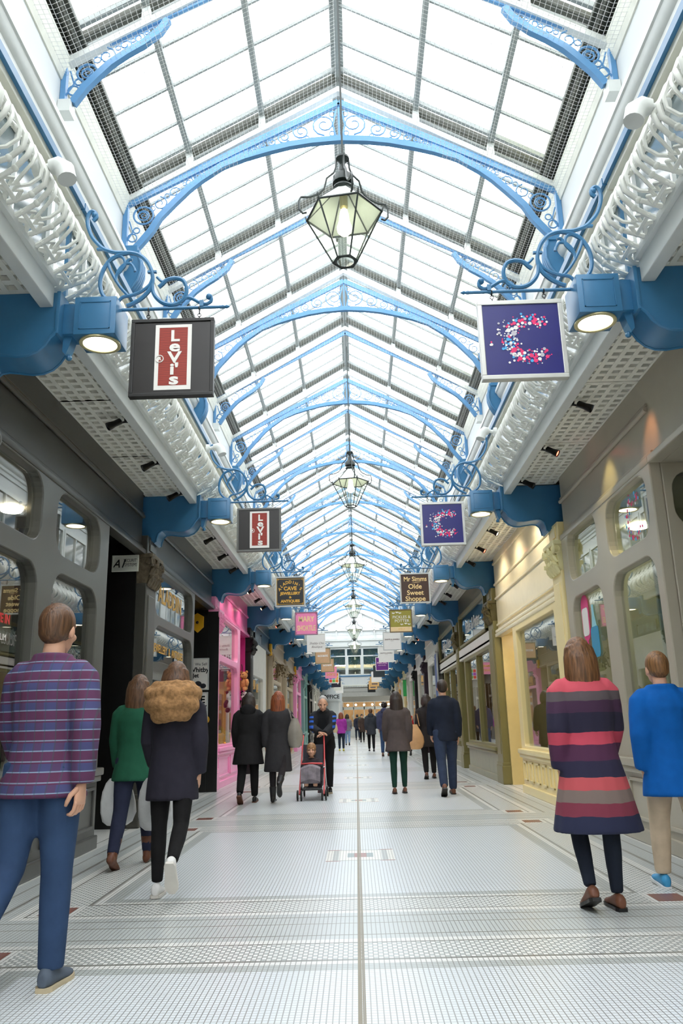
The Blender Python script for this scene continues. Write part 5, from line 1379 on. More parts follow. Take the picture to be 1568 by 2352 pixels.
def head(mb, c, f, up, k=1.0, detail=False):
    """skull, jaw, nose, ears; f = facing"""
    c = Vector(c); f = Vector(f).normalized(); up = Vector(up); up = (up-f*up.dot(f)).normalized(); r = f.cross(up)
    T = Matrix(((r.x,f.x,up.x,c.x),(r.y,f.y,up.y,c.y),(r.z,f.z,up.z,c.z),(0,0,0,1)))
    h = MB().ball((0,-.008,.022), (.076*k,.098*k,.100*k), 16, 12)
    h.ball((0,.028*k,-.045*k), (.060*k,.066*k,.074*k), 14, 10); h.ball((0,.07*k,-.092*k), (.026*k,.024*k,.022*k), 8, 6)
    h.tube([(0,.086*k,.02*k),(0,.105*k,-.012*k),(0,.118*k,-.032*k),(0,.094*k,-.044*k)], [.010*k,.013*k,.018*k,.010*k], 8)
    for s in (-1, 1):
        h.ball((s*.078*k,-.006*k,-.014*k), (.012*k,.022*k,.034*k), 8, 6); h.ball((s*.036*k,.074*k,.028*k), (.026*k,.016*k,.010*k), 8, 5)
        h.ball((s*.042*k,.068*k,-.03*k), (.024*k,.024*k,.022*k), 8, 6)
    h.ball((0,.088*k,-.066*k), (.026*k,.012*k,.007*k), 8, 5); h.ball((0,.086*k,-.077*k), (.022*k,.012*k,.008*k), 8, 5)
    h = vox(h, .0075*k, 3); mb.add(h.v, h.f, T); return T
def person(loc, H, rz, label, pose, top, trousers=None, shoes=None, hair=None, skirt=None, group=None, bare_hands=True, vs=.017, boots=None, beard=None):
    """loc=(x,y); pose keys lt lk rt rk (legs) la le ra re (arms) ab (arm spread) lean; local +y is forward"""
    root = empty('person', (loc[0], loc[1], 0), label, 'person', group, rz); k = H/1.70
    P = dict(lt=18, lk=6, rt=-16, rk=18, la=-14, le=14, ra=16, re=20, ab=8, lean=2, hx=0, turn=0, nod=0); P.update(pose); R_ = math.radians
    J = {}
    for s, a, b in ((-1,'lt','lk'),(1,'rt','rk')):
        A, K = R_(P[a]), R_(P[b]); h = Vector((s*.088,0,.90)); kn = h+Vector((s*.004,math.sin(A),-math.cos(A)))*.42; an = kn+Vector((0,math.sin(A-K),-math.cos(A-K)))*.41
        J[s] = [h, kn, an, A-K]
    dz = min(J[s][2].z-max(0, -math.sin(J[s][3]))*.03 for s in (-1,1))-.078
    for s in (-1, 1):
        for i in range(3): J[s][i] = J[s][i]-Vector((0,0,dz))
    pel = Vector((0,0,.92-dz)); ln = R_(P['lean']); U = Vector((0,math.sin(ln),math.cos(ln))); Fd = Vector((0,math.cos(ln),-math.sin(ln)))
    sh = {s: pel+U*.455+Vector((s*.165,0,0)) for s in (-1,1)}
    AR = {}
    for s, a, e in ((-1,'la','le'),(1,'ra','re')):
        A, E, ab = R_(P[a])+ln*0, R_(P[e]), R_(P['ab'])
        d1 = Vector((s*math.sin(ab), math.sin(A)*math.cos(ab), -math.cos(A)*math.cos(ab))); el = sh[s]+d1*.285
        inw = P.get('inw', .12)
        d2 = Vector((-s*inw*max(.3, math.sin(E)), math.sin(A+E), -math.cos(A+E))).normalized(); wr = el+d2*.255
        if ('lh' if s < 0 else 'rh') in P:          # hand placed on something: bend the elbow to reach it
            t = Vector(P['lh' if s < 0 else 'rh'])/k; v = t-sh[s]; D = min(v.length, .535); v.normalize(); wr = sh[s]+v*D
            hh = math.sqrt(max(0, .285**2-(D/2+.0075)**2)); side = Vector((s*.6, -.3, -.75)); side = (side-v*side.dot(v)).normalized(); el = sh[s]+v*(D/2)+side*hh; d2 = (wr-el).normalized()
        AR[s] = (el, wr, d2)
    def ell(c, rx, ry, n=16, ax=None): return [c+Vector((rx*math.cos(2*PI*i/n),0,0))+Fd*(ry*math.sin(2*PI*i/n)) for i in range(n)]
    def torso(mb, g, tab, hem=None):
        rs = [ell(pel+U*z, rx+g, ry+g) for z, rx, ry in tab]; mb.loft(rs)
    def legs(mb, g, upto=3, cuff=0.0):
        for s in (-1,1):
            h, kn, an, _ = J[s]; m1 = h.lerp(kn,.5); m2 = kn.lerp(an,.35)
            mb.tube([h+Vector((0,0,.04)), m1, kn, m2, an+Vector((0,0,.02-cuff))], [.088+g,.076+g,.056+g,.055+g*.9,.038+g+max(0,cuff)*.2], 12)
    S = lambda m: [setattr(m, 'v', [(x*k, y*k, z*k) for x, y, z in m.v]), m][1]
    BT = [(-.10,.150,.105),(.0,.158,.112),(.12,.128,.095),(.24,.142,.105),(.36,.162,.115),(.425,.155,.100),(.465,.122,.082),(.495,.085,.068),(.515,.058,.056),(.56,.052,.054)]
    b = MB(); torso(b, -.012, BT); legs(b, -.012)
    for s in (-1,1):
        el, wr, d2 = AR[s]; b.tube([sh[s]-U*.01, sh[s].lerp(el,.5), el, el.lerp(wr,.4), wr], [.046,.041,.035,.034,.025], 10)
    nb = pel+U*.53; hc = pel+U*(.655)+Fd*.028
    yaw = R_(P['turn']); nod = R_(P['nod']); hf = Matrix.Rotation(yaw,3,'Z') @ (Fd*math.cos(nod)-U*math.sin(nod)); hu = Matrix.Rotation(yaw,3,'Z') @ (U*math.cos(nod)+Fd*math.sin(nod))
    b.tube([nb-U*.06, nb+U*.02, hc-U*.04-Fd*.01], [.058,.054,.052], 12)
    b = vox(b, vs, 3); HT = head(b, hc, hf, hu)
    for s in (-1,1):
        el, wr, d2 = AR[s]
        hand(b, wr, d2 if 'hdir' not in P else P['hdir'][0 if s < 0 else 1], Vector((-s,.15,0)) if 'palm' not in P else P['palm'][0 if s < 0 else 1], 1.0, P.get('curl', .55))
    body = S(b).build('body', SKIN, root, smooth=True)
    if P.get('face'):
        e = MB()
        for s in (-1,1): e.ball((s*.034,.088,.010), (.013,.008,.008), 8, 6, HT)
        S(e).build('eye', mat('eye_dark', (60,46,40), .2), body, smooth=True)
        m = MB().tube([(-.026,.098,-.071),(0,.1005,-.073),(.026,.098,-.071)], .0035, 5, T=HT); S(m).build('mouth', mat('lips', (170,104,94), .5), body)
    if hair:
        kind, hm = hair; h = MB().ball((0,-.016,.030), (.086,.106,.106), 16, 12, HT)
        if kind == 'short': h.ball((0,-.055,-.01), (.074,.06,.07), 12, 8, HT)
        if kind == 'curly':
            rr = random.Random(2)
            for i in range(46):
                a, z = rr.uniform(0,2*PI), rr.uniform(-.02,.12); q = .088*math.sqrt(max(.05,1-((z-.03)/.11)**2))
                if math.sin(a)*q > .04 and z < .05: continue
                h.ball((q*math.cos(a), -.016+q*1.15*math.sin(a), z), .026, 6, 5, HT)
        if kind in ('bob','long','longer'):
            L = {'bob': -.14, 'long': -.24, 'longer': -.34}[kind]
            for q in range(-4, 5):
                a = q/4*1.25; x = .072*math.sin(a)*1.12; y = -.03-.068*math.cos(a)
                h.tube([(x*.9,y*.8,.06),(x*1.06,y*1.05,-.02),(x*1.16,y*1.06-.006,L*.55),(x*1.18,y*1.0-.02,L+.012*(q % 3))], [.03,.036,.034,.014], 8, T=HT)
        if kind == 'crop': h = MB().ball((0,-.030,.044), (.083,.097,.094), 16, 12, HT); h.ball((0,-.06,-.01), (.078,.055,.07), 12, 8, HT)
        if kind == 'bald': h = MB().ball((0,-.05,.005), (.084,.066,.075), 14, 10, HT)
        # face stays clear
        h.v = [p for p in h.v]; h = vox(h, .010, 2)
        S(h).build('hair', hm, root, smooth=True)
    if trousers:
        t = MB(); legs(t, trousers[1], cuff=trousers[2] if len(trousers) > 2 else 0.0); torso(t, trousers[1]*.6, BT[:3]); t = vox(t, vs, 3)
        S(t).build(trousers[3] if len(trousers) > 3 else 'trousers', trousers[0], root, smooth=True)
    if top:
        tm, g, hem, flare = top[:4]; t = MB(); nm = top[4] if len(top) > 4 else 'jacket'
        tab = [(-hem, .160+flare, .118+flare), (-hem*.5, .162+flare*.5, .118+flare*.5)]+[(z, rx+(.012 if 0 < z < .3 else 0), ry) for z, rx, ry in BT[1:8]]+[(.535,.072,.070)]
        torso(t, g, tab)
        for s in (-1,1):
            el, wr, d2 = AR[s]; t.tube([sh[s]+Vector((-s*.075,0,.005)), sh[s]+Vector((-s*.03,0,-.012)), sh[s].lerp(el,.16), sh[s].lerp(el,.5), el, el.lerp(wr,.5), wr-d2*.005], [.040+g*.5,.056+g*.6,.056+g*.8,.051+g,.046+g,.042+g,.036+g], 12)
        t = vox(t, vs, 3)
        jk = S(t).build(nm, tm, root, smooth=True)
        if P.get('hood'):
            hm = P['hood']; c = pel+U*.50-Fd*.09; q = MB()
            if hm == 'fur': 
                rr = random.Random(8)
                for row, (R1_, R2_, dz_, dy_, sz) in enumerate(((.13,.095,.07,-.01,.055),(.165,.115,.02,-.03,.068),(.15,.11,-.06,-.05,.07),(.10,.07,-.13,-.055,.065))):
                    for i in range(20):
                        a = 2*PI*(i+.5*row)/20
                        if row > 1 and math.sin(a) > .25: continue
                        k_ = sz*rr.uniform(.8,1.15); q.ball(c+Vector((R1_*math.cos(a),0,0))+Fd*(R2_*math.sin(a)+dy_)+U*(dz_+rr.uniform(-.012,.012)), (k_,k_,k_*.9), 7, 5)
                q = vox(q, .013, 2); S(q).build('fur_hood', mat('fawn_fur', (158,118,76), .95, var=.3, scale=40, bump=.6), jk, smooth=True)
            else:
                q.ball(c, (.13,.07,.10), 12, 8); q = vox(q, .014, 3); S(q).build('hood', tm, jk, smooth=True)
    if skirt:
        sm_, hem, w_ = skirt; t = MB(); torso(t, .012, [(-hem,.165+w_,.13+w_),(-hem*.6,.17+w_*.7,.13+w_*.7),(0,.158,.112),(.1,.132,.1)]); S(vox(t, vs, 3)).build('skirt', sm_, root, smooth=True)
    if shoes or boots:
        sm_ = shoes or boots
        for s in (-1,1):
            an, pit = J[s][2], J[s][3]; f = Vector((0,math.cos(pit),math.sin(pit)*.9)).normalized(); u = Vector((1,0,0)).cross(f)
            sole = an-u*.078 if u.z > .2 else an
            sh_ = MB(); rings = []
            for t_, hw, z0, z1 in ((-.075,.024,.012,.075),(-.05,.036,.006,.10),(0,.037,.006,.10),(.05,.040,.006,.078),(.10,.046,.006,.056),(.15,.042,.008,.046),(.185,.020,.014,.034)):
                c = sole+f*t_; rings.append([c+Vector((hw*math.cos(a),0,0))+u*((z0+z1)/2+(z1-z0)/2*math.sin(a)) for a in [2*PI*i/12 for i in range(12)]])
            sh_.loft(rings)
            if boots: kn = J[s][1]; sh_.tube([sole+u*.06, an+Vector((0,0,.02)), an.lerp(kn,.42)], [.044,.046,.060], 12)
            so = S(vox(sh_, .010, 2)).build('boot' if boots else 'shoe', sm_[0], root, smooth=True)
            if len(sm_) > 1:
                q = MB(); rr_ = []
                for t_, hw in ((-.078,.026),(-.05,.039),(0,.038),(.06,.042),(.11,.048),(.15,.044),(.188,.02)):
                    c = sole+f*t_; rr_.append([c+Vector((-hw,0,0)), c+Vector((hw,0,0)), c+Vector((hw,0,0))+u*.02, c+Vector((-hw,0,0))+u*.02])
                S(q.loft(rr_)).build('sole', sm_[1], so)
    root['h'] = H; root['wl'] = [c*k for c in AR[-1][1]]; root['wr'] = [c*k for c in AR[1][1]]
    return root
def cloth(nm, rgb, **kw): return mat(nm, rgb, .85, var=kw.get('var', .12), scale=kw.get('scale', 9), bump=.2, spec=.2)
def banded(nm, stops, xmin=None):
    """knit with horizontal bands by height on the wearer"""
    m, nt, out = nodes(nm); b = N(nt, 'ShaderNodeBsdfPrincipled'); b.inputs['Roughness'].default_value = .9
    tc = N(nt, 'ShaderNodeTexCoord'); s = N(nt, 'ShaderNodeSeparateXYZ'); nt.links.new(tc.outputs['Object'], s.inputs[0])
    nz = N(nt, 'ShaderNodeTexNoise'); nz.inputs['Scale'].default_value = 7; nt.links.new(tc.outputs['Object'], nz.inputs['Vector'])
    z = M2(nt, 'ADD', s.outputs['Z'], M2(nt, 'MULTIPLY', M2(nt, 'SUBTRACT', nz.outputs['Fac'], .5), .03))
    r = N(nt, 'ShaderNodeValToRGB'); e = r.color_ramp.elements
    while len(e) > 1: e.remove(e[-1])
    e[0].position = 0; e[0].color = lin(stops[0][1])+(1,)
    r.color_ramp.interpolation = 'CONSTANT'
    for q, c in stops[1:]: x = e.new(q/2); x.color = lin(c)+(1,)
    if xmin:      # bands only on the sleeves
        z = M2(nt, 'MULTIPLY', z, M2(nt, 'GREATER_THAN', M2(nt, 'ABSOLUTE', s.outputs['X']), xmin))
    nt.links.new(M2(nt, 'DIVIDE', z, 2.0), r.inputs['Fac']); nt.links.new(r.outputs['Color'], b.inputs['Base Color']); nt.links.new(b.outputs[0], out.inputs['Surface']); return m
def plaid(nm):
    m, nt, out = nodes(nm); b = N(nt, 'ShaderNodeBsdfPrincipled'); b.inputs['Roughness'].default_value = .9
    tc = N(nt, 'ShaderNodeTexCoord'); s = N(nt, 'ShaderNodeSeparateXYZ'); nt.links.new(tc.outputs['Object'], s.inputs[0])
    def stripes(v, p, w): return M2(nt, 'LESS_THAN', M2(nt, 'FRACT', M2(nt, 'DIVIDE', v, p)), w)
    def mx(f, a, c):
        n = N(nt, 'ShaderNodeMix', data_type='RGBA'); nt.links.new(f, n.inputs[0])
        if isinstance(a, tuple): n.inputs[6].default_value = a+(1,)
        else: nt.links.new(a, n.inputs[6])
        n.inputs[7].default_value = c+(1,); return n.outputs[2]
    h = M2(nt, 'MULTIPLY', stripes(s.outputs['Z'], .10, .42), .8); v = M2(nt, 'MULTIPLY', stripes(s.outputs['X'], .10, .42), .5); t = M2(nt, 'MULTIPLY', stripes(s.outputs['Z'], .05, .12), .6); t2 = M2(nt, 'MULTIPLY', stripes(s.outputs['X'], .05, .12), .4)
    c = mx(h, lin((92,50,84)), lin((64,76,122))); c = mx(v, c, lin((92,44,72))); c = mx(t, c, lin((150,176,200))); c = mx(t2, c, lin((50,80,84)))
    nt.links.new(c, b.inputs['Base Color']); nt.links.new(b.outputs[0], out.inputs['Surface']); return m
JEANS = cloth('blue_denim', (52,72,104)); DJEANS = cloth('dark_denim', (40,48,62)); BLK = cloth('black_cloth', (26,25,26)); CHAR = cloth('charcoal_wool', (52,50,52))
BROWNL = mat('brown_leather', (104,62,42), .5, var=.15); BLKL = mat('black_leather', (26,24,24), .4, var=.1); RUB = mat('rubber_sole', (196,180,150), .7)
def hairm(nm, rgb):
    m = mat(nm, rgb, .5, var=.5, scale=26, bump=.5); nt = m.node_tree
    tc = [n for n in nt.nodes if n.type == 'TEX_COORD'][0]; nz = [n for n in nt.nodes if n.type == 'TEX_NOISE'][0]
    mp = nt.nodes.new('ShaderNodeMapping'); mp.inputs['Scale'].default_value = (3.2, 3.2, .25)
    nt.links.new(tc.outputs['Object'], mp.inputs['Vector']); nt.links.new(mp.outputs[0], nz.inputs['Vector']); return m
HDARK = hairm('dark_brown_hair', (46,34,28)); HRED = hairm('auburn_hair', (136,70,38)); HBR = hairm('mid_brown_hair', (96,66,44)); HGING = hairm('ginger_brown_hair', (128,90,54)); HGREY = hairm('grey_hair', (168,164,160))
person((-1.62,4.24), 1.86, -.12, 'man in a plaid shirt and blue jeans walking away at the near left edge', dict(lt=-12, lk=34, rt=2, rk=2, la=14, le=18, ra=-14, re=14, ab=12), (plaid('plaid_shirt'), .022, .13, .035, 'shirt'), (JEANS, .016, .02), (mat('grey_blue_suede', (84,94,108), .8), RUB), ('short', HBR), vs=.014)
HOODW = person((-1.42,6.34), 1.70, .05, 'woman in a dark jacket with fawn fur hood, black leggings and white shoes', dict(lt=-2, lk=0, rt=-16, rk=42, la=12, le=30, ra=-10, re=20, hood='fur'), (cloth('ink_jacket', (46,44,54)), .024, .26, .02), (BLK, .004), (mat('white_canvas', (232,230,228), .7), mat('white_sole', (220,214,206), .6)), ('long', HBR), vs=.014)
GREEN = person((-2.08,7.7), 1.72, .0, 'woman with brown hair and a green top beside the dark recess, carrying bags', dict(lt=-14, lk=14, rt=16, rk=4, la=8, le=12, ra=-8, re=14), (cloth('bottle_green_knit', (36,88,66)), .024, .18, .035), (cloth('navy_trousers', (42,46,66)), .012), None, ('long', HBR), boots=(BROWNL,), vs=.015)
person((-1.78,13.42), 1.73, .0, 'woman in a black puffer coat and black trousers with short dark hair', dict(lt=-10, lk=26, rt=8, rk=2, la=4, le=16, ra=-4, re=14, hood='plain'), (cloth('black_quilted', (34,33,34)), .04, .34, .06, 'coat'), (BLK, .016), (BLKL, BROWNL), ('bob', HDARK), vs=.016)
person((-1.28,13.28), 1.73, -.05, 'woman with long auburn hair in a knee-length charcoal coat', dict(lt=4, lk=2, rt=-20, rk=40, la=-6, le=12, ra=6, re=16), (CHAR, .028, .46, .04, 'coat'), (cloth('sheer_tights', (44,40,42)), .001, 0, 'tights'), None, ('longer', HRED), boots=(BLKL,), vs=.016)
person((-.60,15.0), 1.76, PI, 'grey-haired man in a black and blue jacket leaning on a pushchair handle', dict(lt=10, lk=8, rt=-8, rk=6, lean=26, nod=-6, ab=24, face=True, lh=(-.03,.62,1.02), rh=(.05,.60,1.05), hdir=(Vector((.9,.35,-.1)), Vector((-.9,.35,-.1))), palm=(Vector((0,.1,-1)), Vector((0,.1,-1)))), (banded('black_blue_jacket', [(0,(24,25,30)),(1.02,(40,92,190)),(1.07,(24,25,30)),(1.12,(40,92,190)),(1.17,(24,25,30)),(1.22,(40,92,190)),(1.26,(26,27,32)),(1.30,(40,92,190)),(1.33,(26,27,32))], .17), .026, .2, .015), (BLK, .016), (BLKL, RUB), ('crop', HGREY), vs=.014)
person((-.70,36.9), 1.68, .0, 'distant woman in a purple jacket and dark jeans with yellow shoes', dict(lt=6, rt=-6, rk=6), (cloth('violet_jacket', (168,60,160)), .026, .16, .02), (DJEANS, .01), (mat('yellow_shoe', (214,200,70), .6),), ('long', HRED), vs=.02)
person((.06,59.0), 1.80, .1, 'farthest person in a dark jacket with a pale scarf, near the way out', dict(lt=10, rt=-10), (cloth('navy_coat', (44,46,58)), .026, .2, .02), (DJEANS, .012), (BLKL,), ('short', HDARK), vs=.025)
person((.62,35.4), 1.79, .0, 'distant man in a dark grey hooded coat and black trousers', dict(lt=9, rt=-9, rk=2, hood='plain'), (cloth('slate_coat', (58,60,66)), .03, .26, .02, 'coat'), (BLK, .01), (BLKL,), ('short', HBR), vs=.02)
person((1.04,30.1), 1.92, -.05, 'distant tall man in a navy hooded top with dark curly hair', dict(lt=-10, lk=6, rt=10, hood='plain'), (cloth('navy_hoodie', (64,66,92)), .028, .14, .02), (JEANS, .014), (BROWNL,), ('curly', HDARK), vs=.02)
person((.72,14.5), 1.72, .0, 'woman with long dark hair in a brown-grey jacket and dark green trousers', dict(lt=-4, lk=2, rt=6, rk=10, la=8, le=14, ra=-8, re=16), (cloth('taupe_jacket', (84,74,72)), .024, .24, .05), (cloth('pine_trousers', (28,58,48)), .004), (BROWNL, BLKL), ('longer', HDARK), vs=.015)
person((1.86,30.3), 1.70, .0, 'distant person in a red jacket by the right-hand shops', dict(lt=8, rt=-8), (cloth('scarlet_jacket', (206,36,44)), .03, .2, .03), (BLK, .014), (BLKL,), ('bob', HDARK), vs=.02)
person((1.56,18.0), 1.78, .0, 'person in dark clothes with a tan bag, ahead of the man in navy', dict(lt=-12, lk=10, rt=10), (cloth('dark_coat', (42,38,38)), .026, .3, .03, 'coat'), (BLK, .012), (BROWNL, BLKL), ('bob', HDARK), vs=.018)
person((1.50,13.94), 1.89, .0, 'tall man in a navy jumper and dark jeans walking away on the right', dict(lt=-14, lk=20, rt=10, rk=2, la=10, le=22, ra=-6, re=14), (cloth('navy_jumper', (32,38,52)), .024, .14, .01, 'jumper'), (cloth('indigo_denim', (48,58,80)), .018, .02), (BROWNL, BLKL), ('short', HDARK), vs=.015)
person((1.56,5.56), 1.73, .05, 'woman in a red and navy striped knit dress walking away, near right', dict(lt=18, lk=40, rt=2, rk=2, la=-10, le=20, ra=14, re=22), (banded('striped_knit', [(0,(36,40,66)),(.50,(34,38,66)),(.58,(122,48,66)),(.66,(120,104,98)),(.74,(186,80,86)),(.82,(38,34,60)),(.92,(78,38,68)),(1.02,(192,70,90)),(1.10,(36,32,54)),(1.22,(66,40,66)),(1.30,(88,78,82)),(1.36,(196,78,92))]), .03, .46, .10, 'dress'), (cloth('navy_tights', (36,42,54)), .002, 0, 'tights'), (mat('tan_boot', (116,72,52), .5, var=.12), BLKL), ('long', hairm('copper_brown_hair', (108,72,42))), vs=.014)
person((2.28,6.05), 1.68, .0, 'person in a bright blue jacket and beige trousers at the right edge', dict(lt=18, lk=10, rt=-14, rk=16, la=-8, le=14, ra=10, re=16), (cloth('bright_blue_jacket', (12,92,172)), .035, .26, .04), (cloth('beige_chinos', (206,186,160)), .02), (mat('blue_trainer', (60,150,200), .5), mat('white_sole2', (226,226,226), .6)), ('short', HGING), vs=.014)
person((-.52,46.0), 1.70, .0, 'far person in pale blue jeans beyond the purple jacket', dict(lt=8, rt=-8), (cloth('grey_top', (120,116,124)), .024, .16, .01), (cloth('pale_denim', (128,150,180)), .014), (BLKL,), ('bob', HDARK), vs=.025)
person((.35,52.0), 1.74, PI, 'far person in a dark coat coming towards the viewer', dict(lt=8, rt=-8), (cloth('umber_coat', (70,56,50)), .028, .3, .02, 'coat'), (BLK, .012), (BLKL,), ('short', HDARK), vs=.025)

# ---------------------------------------------------------------- bags that are carried
def bag(loc, w, d, h, m, lab, strap, name='handbag', cat='bag', group=None, droop=.75):
    r = empty(name, loc, lab, cat, group); b = MB()
    rings = []
    for z, q in ((0,.55),(.08,.84),(.28,1.0),(.5,.96),(.72,.5+droop*.45),(.9,droop*.85),(1,droop*.6)):
        rings.append([(w/2*q*math.cos(a)*(1+.06*math.sin(3*a+z*5)), d/2*q*math.sin(a)*(1+.08*math.cos(4*a)), h*z) for a in [2*PI*i/18 for i in range(18)]])
    b.loft(rings); b.build('pouch', m, r, smooth=50)
    for i, s in enumerate(strap): MB().tube(s, .009, 6).build('strap', m if name != 'shopping_bag' else m, r, smooth=60)
    return r
bag((-1.0,13.22,.84), .25,.16,.46, mat('grey_leather', (140,132,122), .5, var=.15), 'grey slouchy handbag on the shoulder of the auburn-haired woman', [[(-.05,0,.42),(-.08,.01,.55),(-.11,.02,.62),(-.05,.03,.52),(.03,.02,.42)]], droop=.6)
bag((1.26,17.7,.62), .36,.20,.52, mat('tan_canvas', (206,160,112), .7, var=.12), 'tan canvas bag carried beside the person in dark clothes', [[(-.1,0,.48),(-.02,.02,.72),(.06,.03,.74),(.1,0,.48)]], droop=.5)
bag((-.98,36.8,.80), .26,.12,.40, mat('pale_straw', (216,190,150), .7), 'pale tote bag on the shoulder of the distant woman in purple', [[(-.08,0,.36),(.04,.02,.58),(.10,.02,.36)]])
PLAS = mat('grey_plastic_bag', (196,196,196), .35, var=.08, scale=12, bump=.5); PLAS2 = mat('white_plastic_bag', (232,232,232), .35, var=.05, scale=12, bump=.5)
for who, hk, w, h, m, lab in ((GREEN,'wl',.34,.42,PLAS2,'white carrier bag in the left hand of the woman in green'), (GREEN,'wr',.34,.44,PLAS,'grey carrier bag in the right hand of the woman in green'), (HOODW,'wl',.26,.34,PLAS,'small grey carrier bag in the left hand of the woman with the fur hood')):
    p = Matrix.Rotation(who.rotation_euler.z, 3, 'Z') @ Vector(who[hk]); p += who.location
    bag((p.x, p.y+.02, p.z-.10-h), w,.15,h, m, lab, [[(-.06,0,h*.9),(-.03,.0,h+.06),(.03,.0,h+.06),(.06,0,h*.9)]], 'shopping_bag', group='carrier bags held by the two women', droop=.8)

# ---------------------------------------------------------------- pushchair with a child
r = empty('pushchair', (-.76,13.95,0), 'red-framed dark pushchair facing the viewer with a child in it', 'pushchair')
RED = mat('red_tube', (206,70,72), .4); SEAT = mat('dark_seat_cloth', (44,42,50), .8, var=.2)
f_ = MB()
for s in (-1, 1):
    f_.tube([(s*.20,-.42,.10),(s*.20,-.1,.36),(s*.19,.28,.78),(s*.18,.45,1.0),(s*.18,.52,1.02)], .013, 8)
f_.build('frame', RED, r, smooth=50)
for s in (-1, 1):
    MB().tube([(s*.21,.36,.09),(s*.20,.05,.42),(s*.19,-.02,.5)], .012, 8).build('rear_strut', STEEL, r, smooth=50)
    MB().tube([(s*.18,.47,1.01),(s*.18,.58,1.03)], .02, 8).build('handle_grip', BLACK, r, smooth=50)
    for y in (-.42, .36):
        for q in (-.03, .03):
            w_ = MB().ring((s*.20+q, y, .085), .072, .014, 'x', 18, 8); wo = w_.build('wheel', BLACK, r, smooth=60)
            MB().lathe([(0,-.012),(.055,-.010),(.055,.010),(0,.012)], (0,0,0), 14, T=at(s*.20+q, y, .085) @ Matrix.Rotation(PI/2, 4, 'Y')).build('hub', STEEL, wo)
MB().prism([(-.30,.30),(-.26,.40),(.0,.36),(.20,.86),(.26,.84),(.04,.28)], -.17, .17, axis='x').build('seat', SEAT, r)
MB().bbox(-.16,.16,-.46,-.30,.16,.19,.01).build('footrest', BLACK, r)
MB().tube([(-.17,-.16,.56),(0,-.24,.57),(.17,-.16,.56)], .016, 8).build('bumper_bar', RED, r, smooth=50)
MB().bbox(-.15,.15,.08,.34,.16,.34,.03).build('basket', SEAT, r)
# the child
c = empty('person', (-.78,13.86,.36), 'small child with light brown hair sitting in the pushchair', 'person')
b = MB().loft([[(.11*q*math.cos(a), .05+z*.35+.085*q*math.sin(a), z) for a in [2*PI*i/12 for i in range(12)]] for z, q in ((0,1),(.12,1.05),(.24,1),(.29,.6))])
for s in (-1, 1):
    b.tube([(s*.06,.02,.05),(s*.075,-.17,.06),(s*.075,-.22,-.10),(s*.075,-.23,-.15)], [.055,.05,.042,.036], 10); b.tube([(s*.10,.12,.25),(s*.14,.02,.15),(s*.08,-.11,.13)], [.038,.034,.026], 8)
b.tube([(0,.13,.27),(0,.12,.34)], .035, 8); b = vox(b, .011, 3); HTc = head(b, (0,.10,.41), (0,-1,0), (0,0,1), .88)
for s in (-1, 1): hand(b, (s*.08,-.11,.13), (-s*.5,-.8,-.1), (0,0,-1), .62)
cb = b.build('body', SKIN, c, smooth=True)
h = MB().ball((0,-.016,.034), (.082,.098,.098), 14, 10, HTc); h.ball((0,-.05,-.02), (.076,.06,.08), 10, 8, HTc); vox(h, .009, 2).build('hair', hairm('light_brown_hair', (150,110,72)), c, smooth=True)
e = MB()
for s in (-1, 1): e.ball((s*.031,.081,.008), (.011,.007,.008), 6, 5, HTc)
e.build('eye', MATS['eye_dark'], cb)
j = MB().loft([[(.125*q*math.cos(a), .05+z*.35+.10*q*math.sin(a), z) for a in [2*PI*i/12 for i in range(12)]] for z, q in ((-.02,1),(.12,1.05),(.25,1),(.29,.62))])
for s in (-1, 1): j.tube([(s*.10,.12,.25),(s*.14,.02,.15),(s*.085,-.095,.13)], [.05,.046,.04], 9)
vox(j, .012, 3).build('jacket', cloth('child_dark_jacket', (52,46,50)), c, smooth=True)
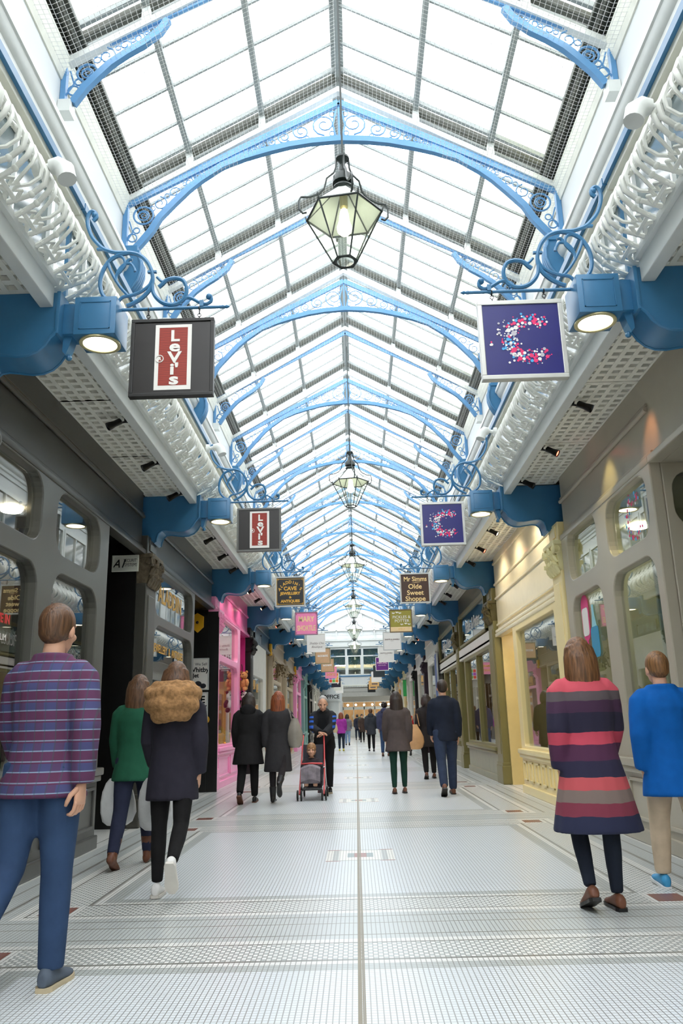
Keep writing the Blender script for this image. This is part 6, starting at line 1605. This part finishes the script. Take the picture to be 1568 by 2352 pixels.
b_ = MB().loft([[(x*.16, y+.02*math.cos(x*9), z+.03*math.cos(x*2.2)) for x in [-1,-.6,-.2,.2,.6,1]]+[(x*.16, y+.03, z-.04) for x in [1,.6,.2,-.2,-.6,-1]] for y, z in ((-.02,.12),(-.14,.13),(-.24,.10),(-.28,-.02),(-.29,-.10))])
tag(b_.build('blanket', cloth('grey_blanket', (128,120,126), var=.3), base=None), 'rumpled grey blanket over the knees of the child in the pushchair', 'blanket').location = Vector((-.78,13.76,.36))+Vector((0,-.06,-.10))
# ================================================================ camera, light
cam = bpy.data.cameras.new('camera'); co = bpy.data.objects.new('camera', cam); COL.objects.link(co)
f, th, yw, rl = 1807.9, .26224, -.01154, .02636
R = Vector((math.cos(yw), -math.sin(yw), 0)); F0 = Vector((math.sin(yw), math.cos(yw), 0)); Z = Vector((0,0,1))
Fw = F0*math.cos(th)+Z*math.sin(th); U = -F0*math.sin(th)+Z*math.cos(th)
cr = R*math.cos(rl)-U*math.sin(rl); cu = R*math.sin(rl)+U*math.cos(rl)
co.matrix_world = Matrix(((cr.x,cu.x,-Fw.x,0),(cr.y,cu.y,-Fw.y,0),(cr.z,cu.z,-Fw.z,1.2),(0,0,0,1)))
cam.sensor_fit = 'AUTO'; cam.sensor_width = 36; cam.lens = f/2352*36; cam.clip_start = .05; cam.clip_end = 500
SC.camera = co
w = bpy.data.worlds.new('overcast_sky'); SC.world = w; w.use_nodes = True
bg = w.node_tree.nodes['Background']; bg.inputs['Color'].default_value = (.94, .97, 1, 1); bg.inputs['Strength'].default_value = 5.0
SC.view_settings.view_transform = 'Standard'; SC.view_settings.look = 'None'; SC.view_settings.gamma = 1
SC.view_settings.use_curve_mapping = False; SC.view_settings.exposure = 0.3
cy = SC.cycles
cy.use_denoising = True; cy.denoiser = 'OPENIMAGEDENOISE'
cy.max_bounces = 7; cy.diffuse_bounces = 4; cy.glossy_bounces = 3; cy.transmission_bounces = 4; cy.transparent_max_bounces = 12
cy.sample_clamp_indirect = 6; cy.caustics_reflective = False; cy.caustics_refractive = False
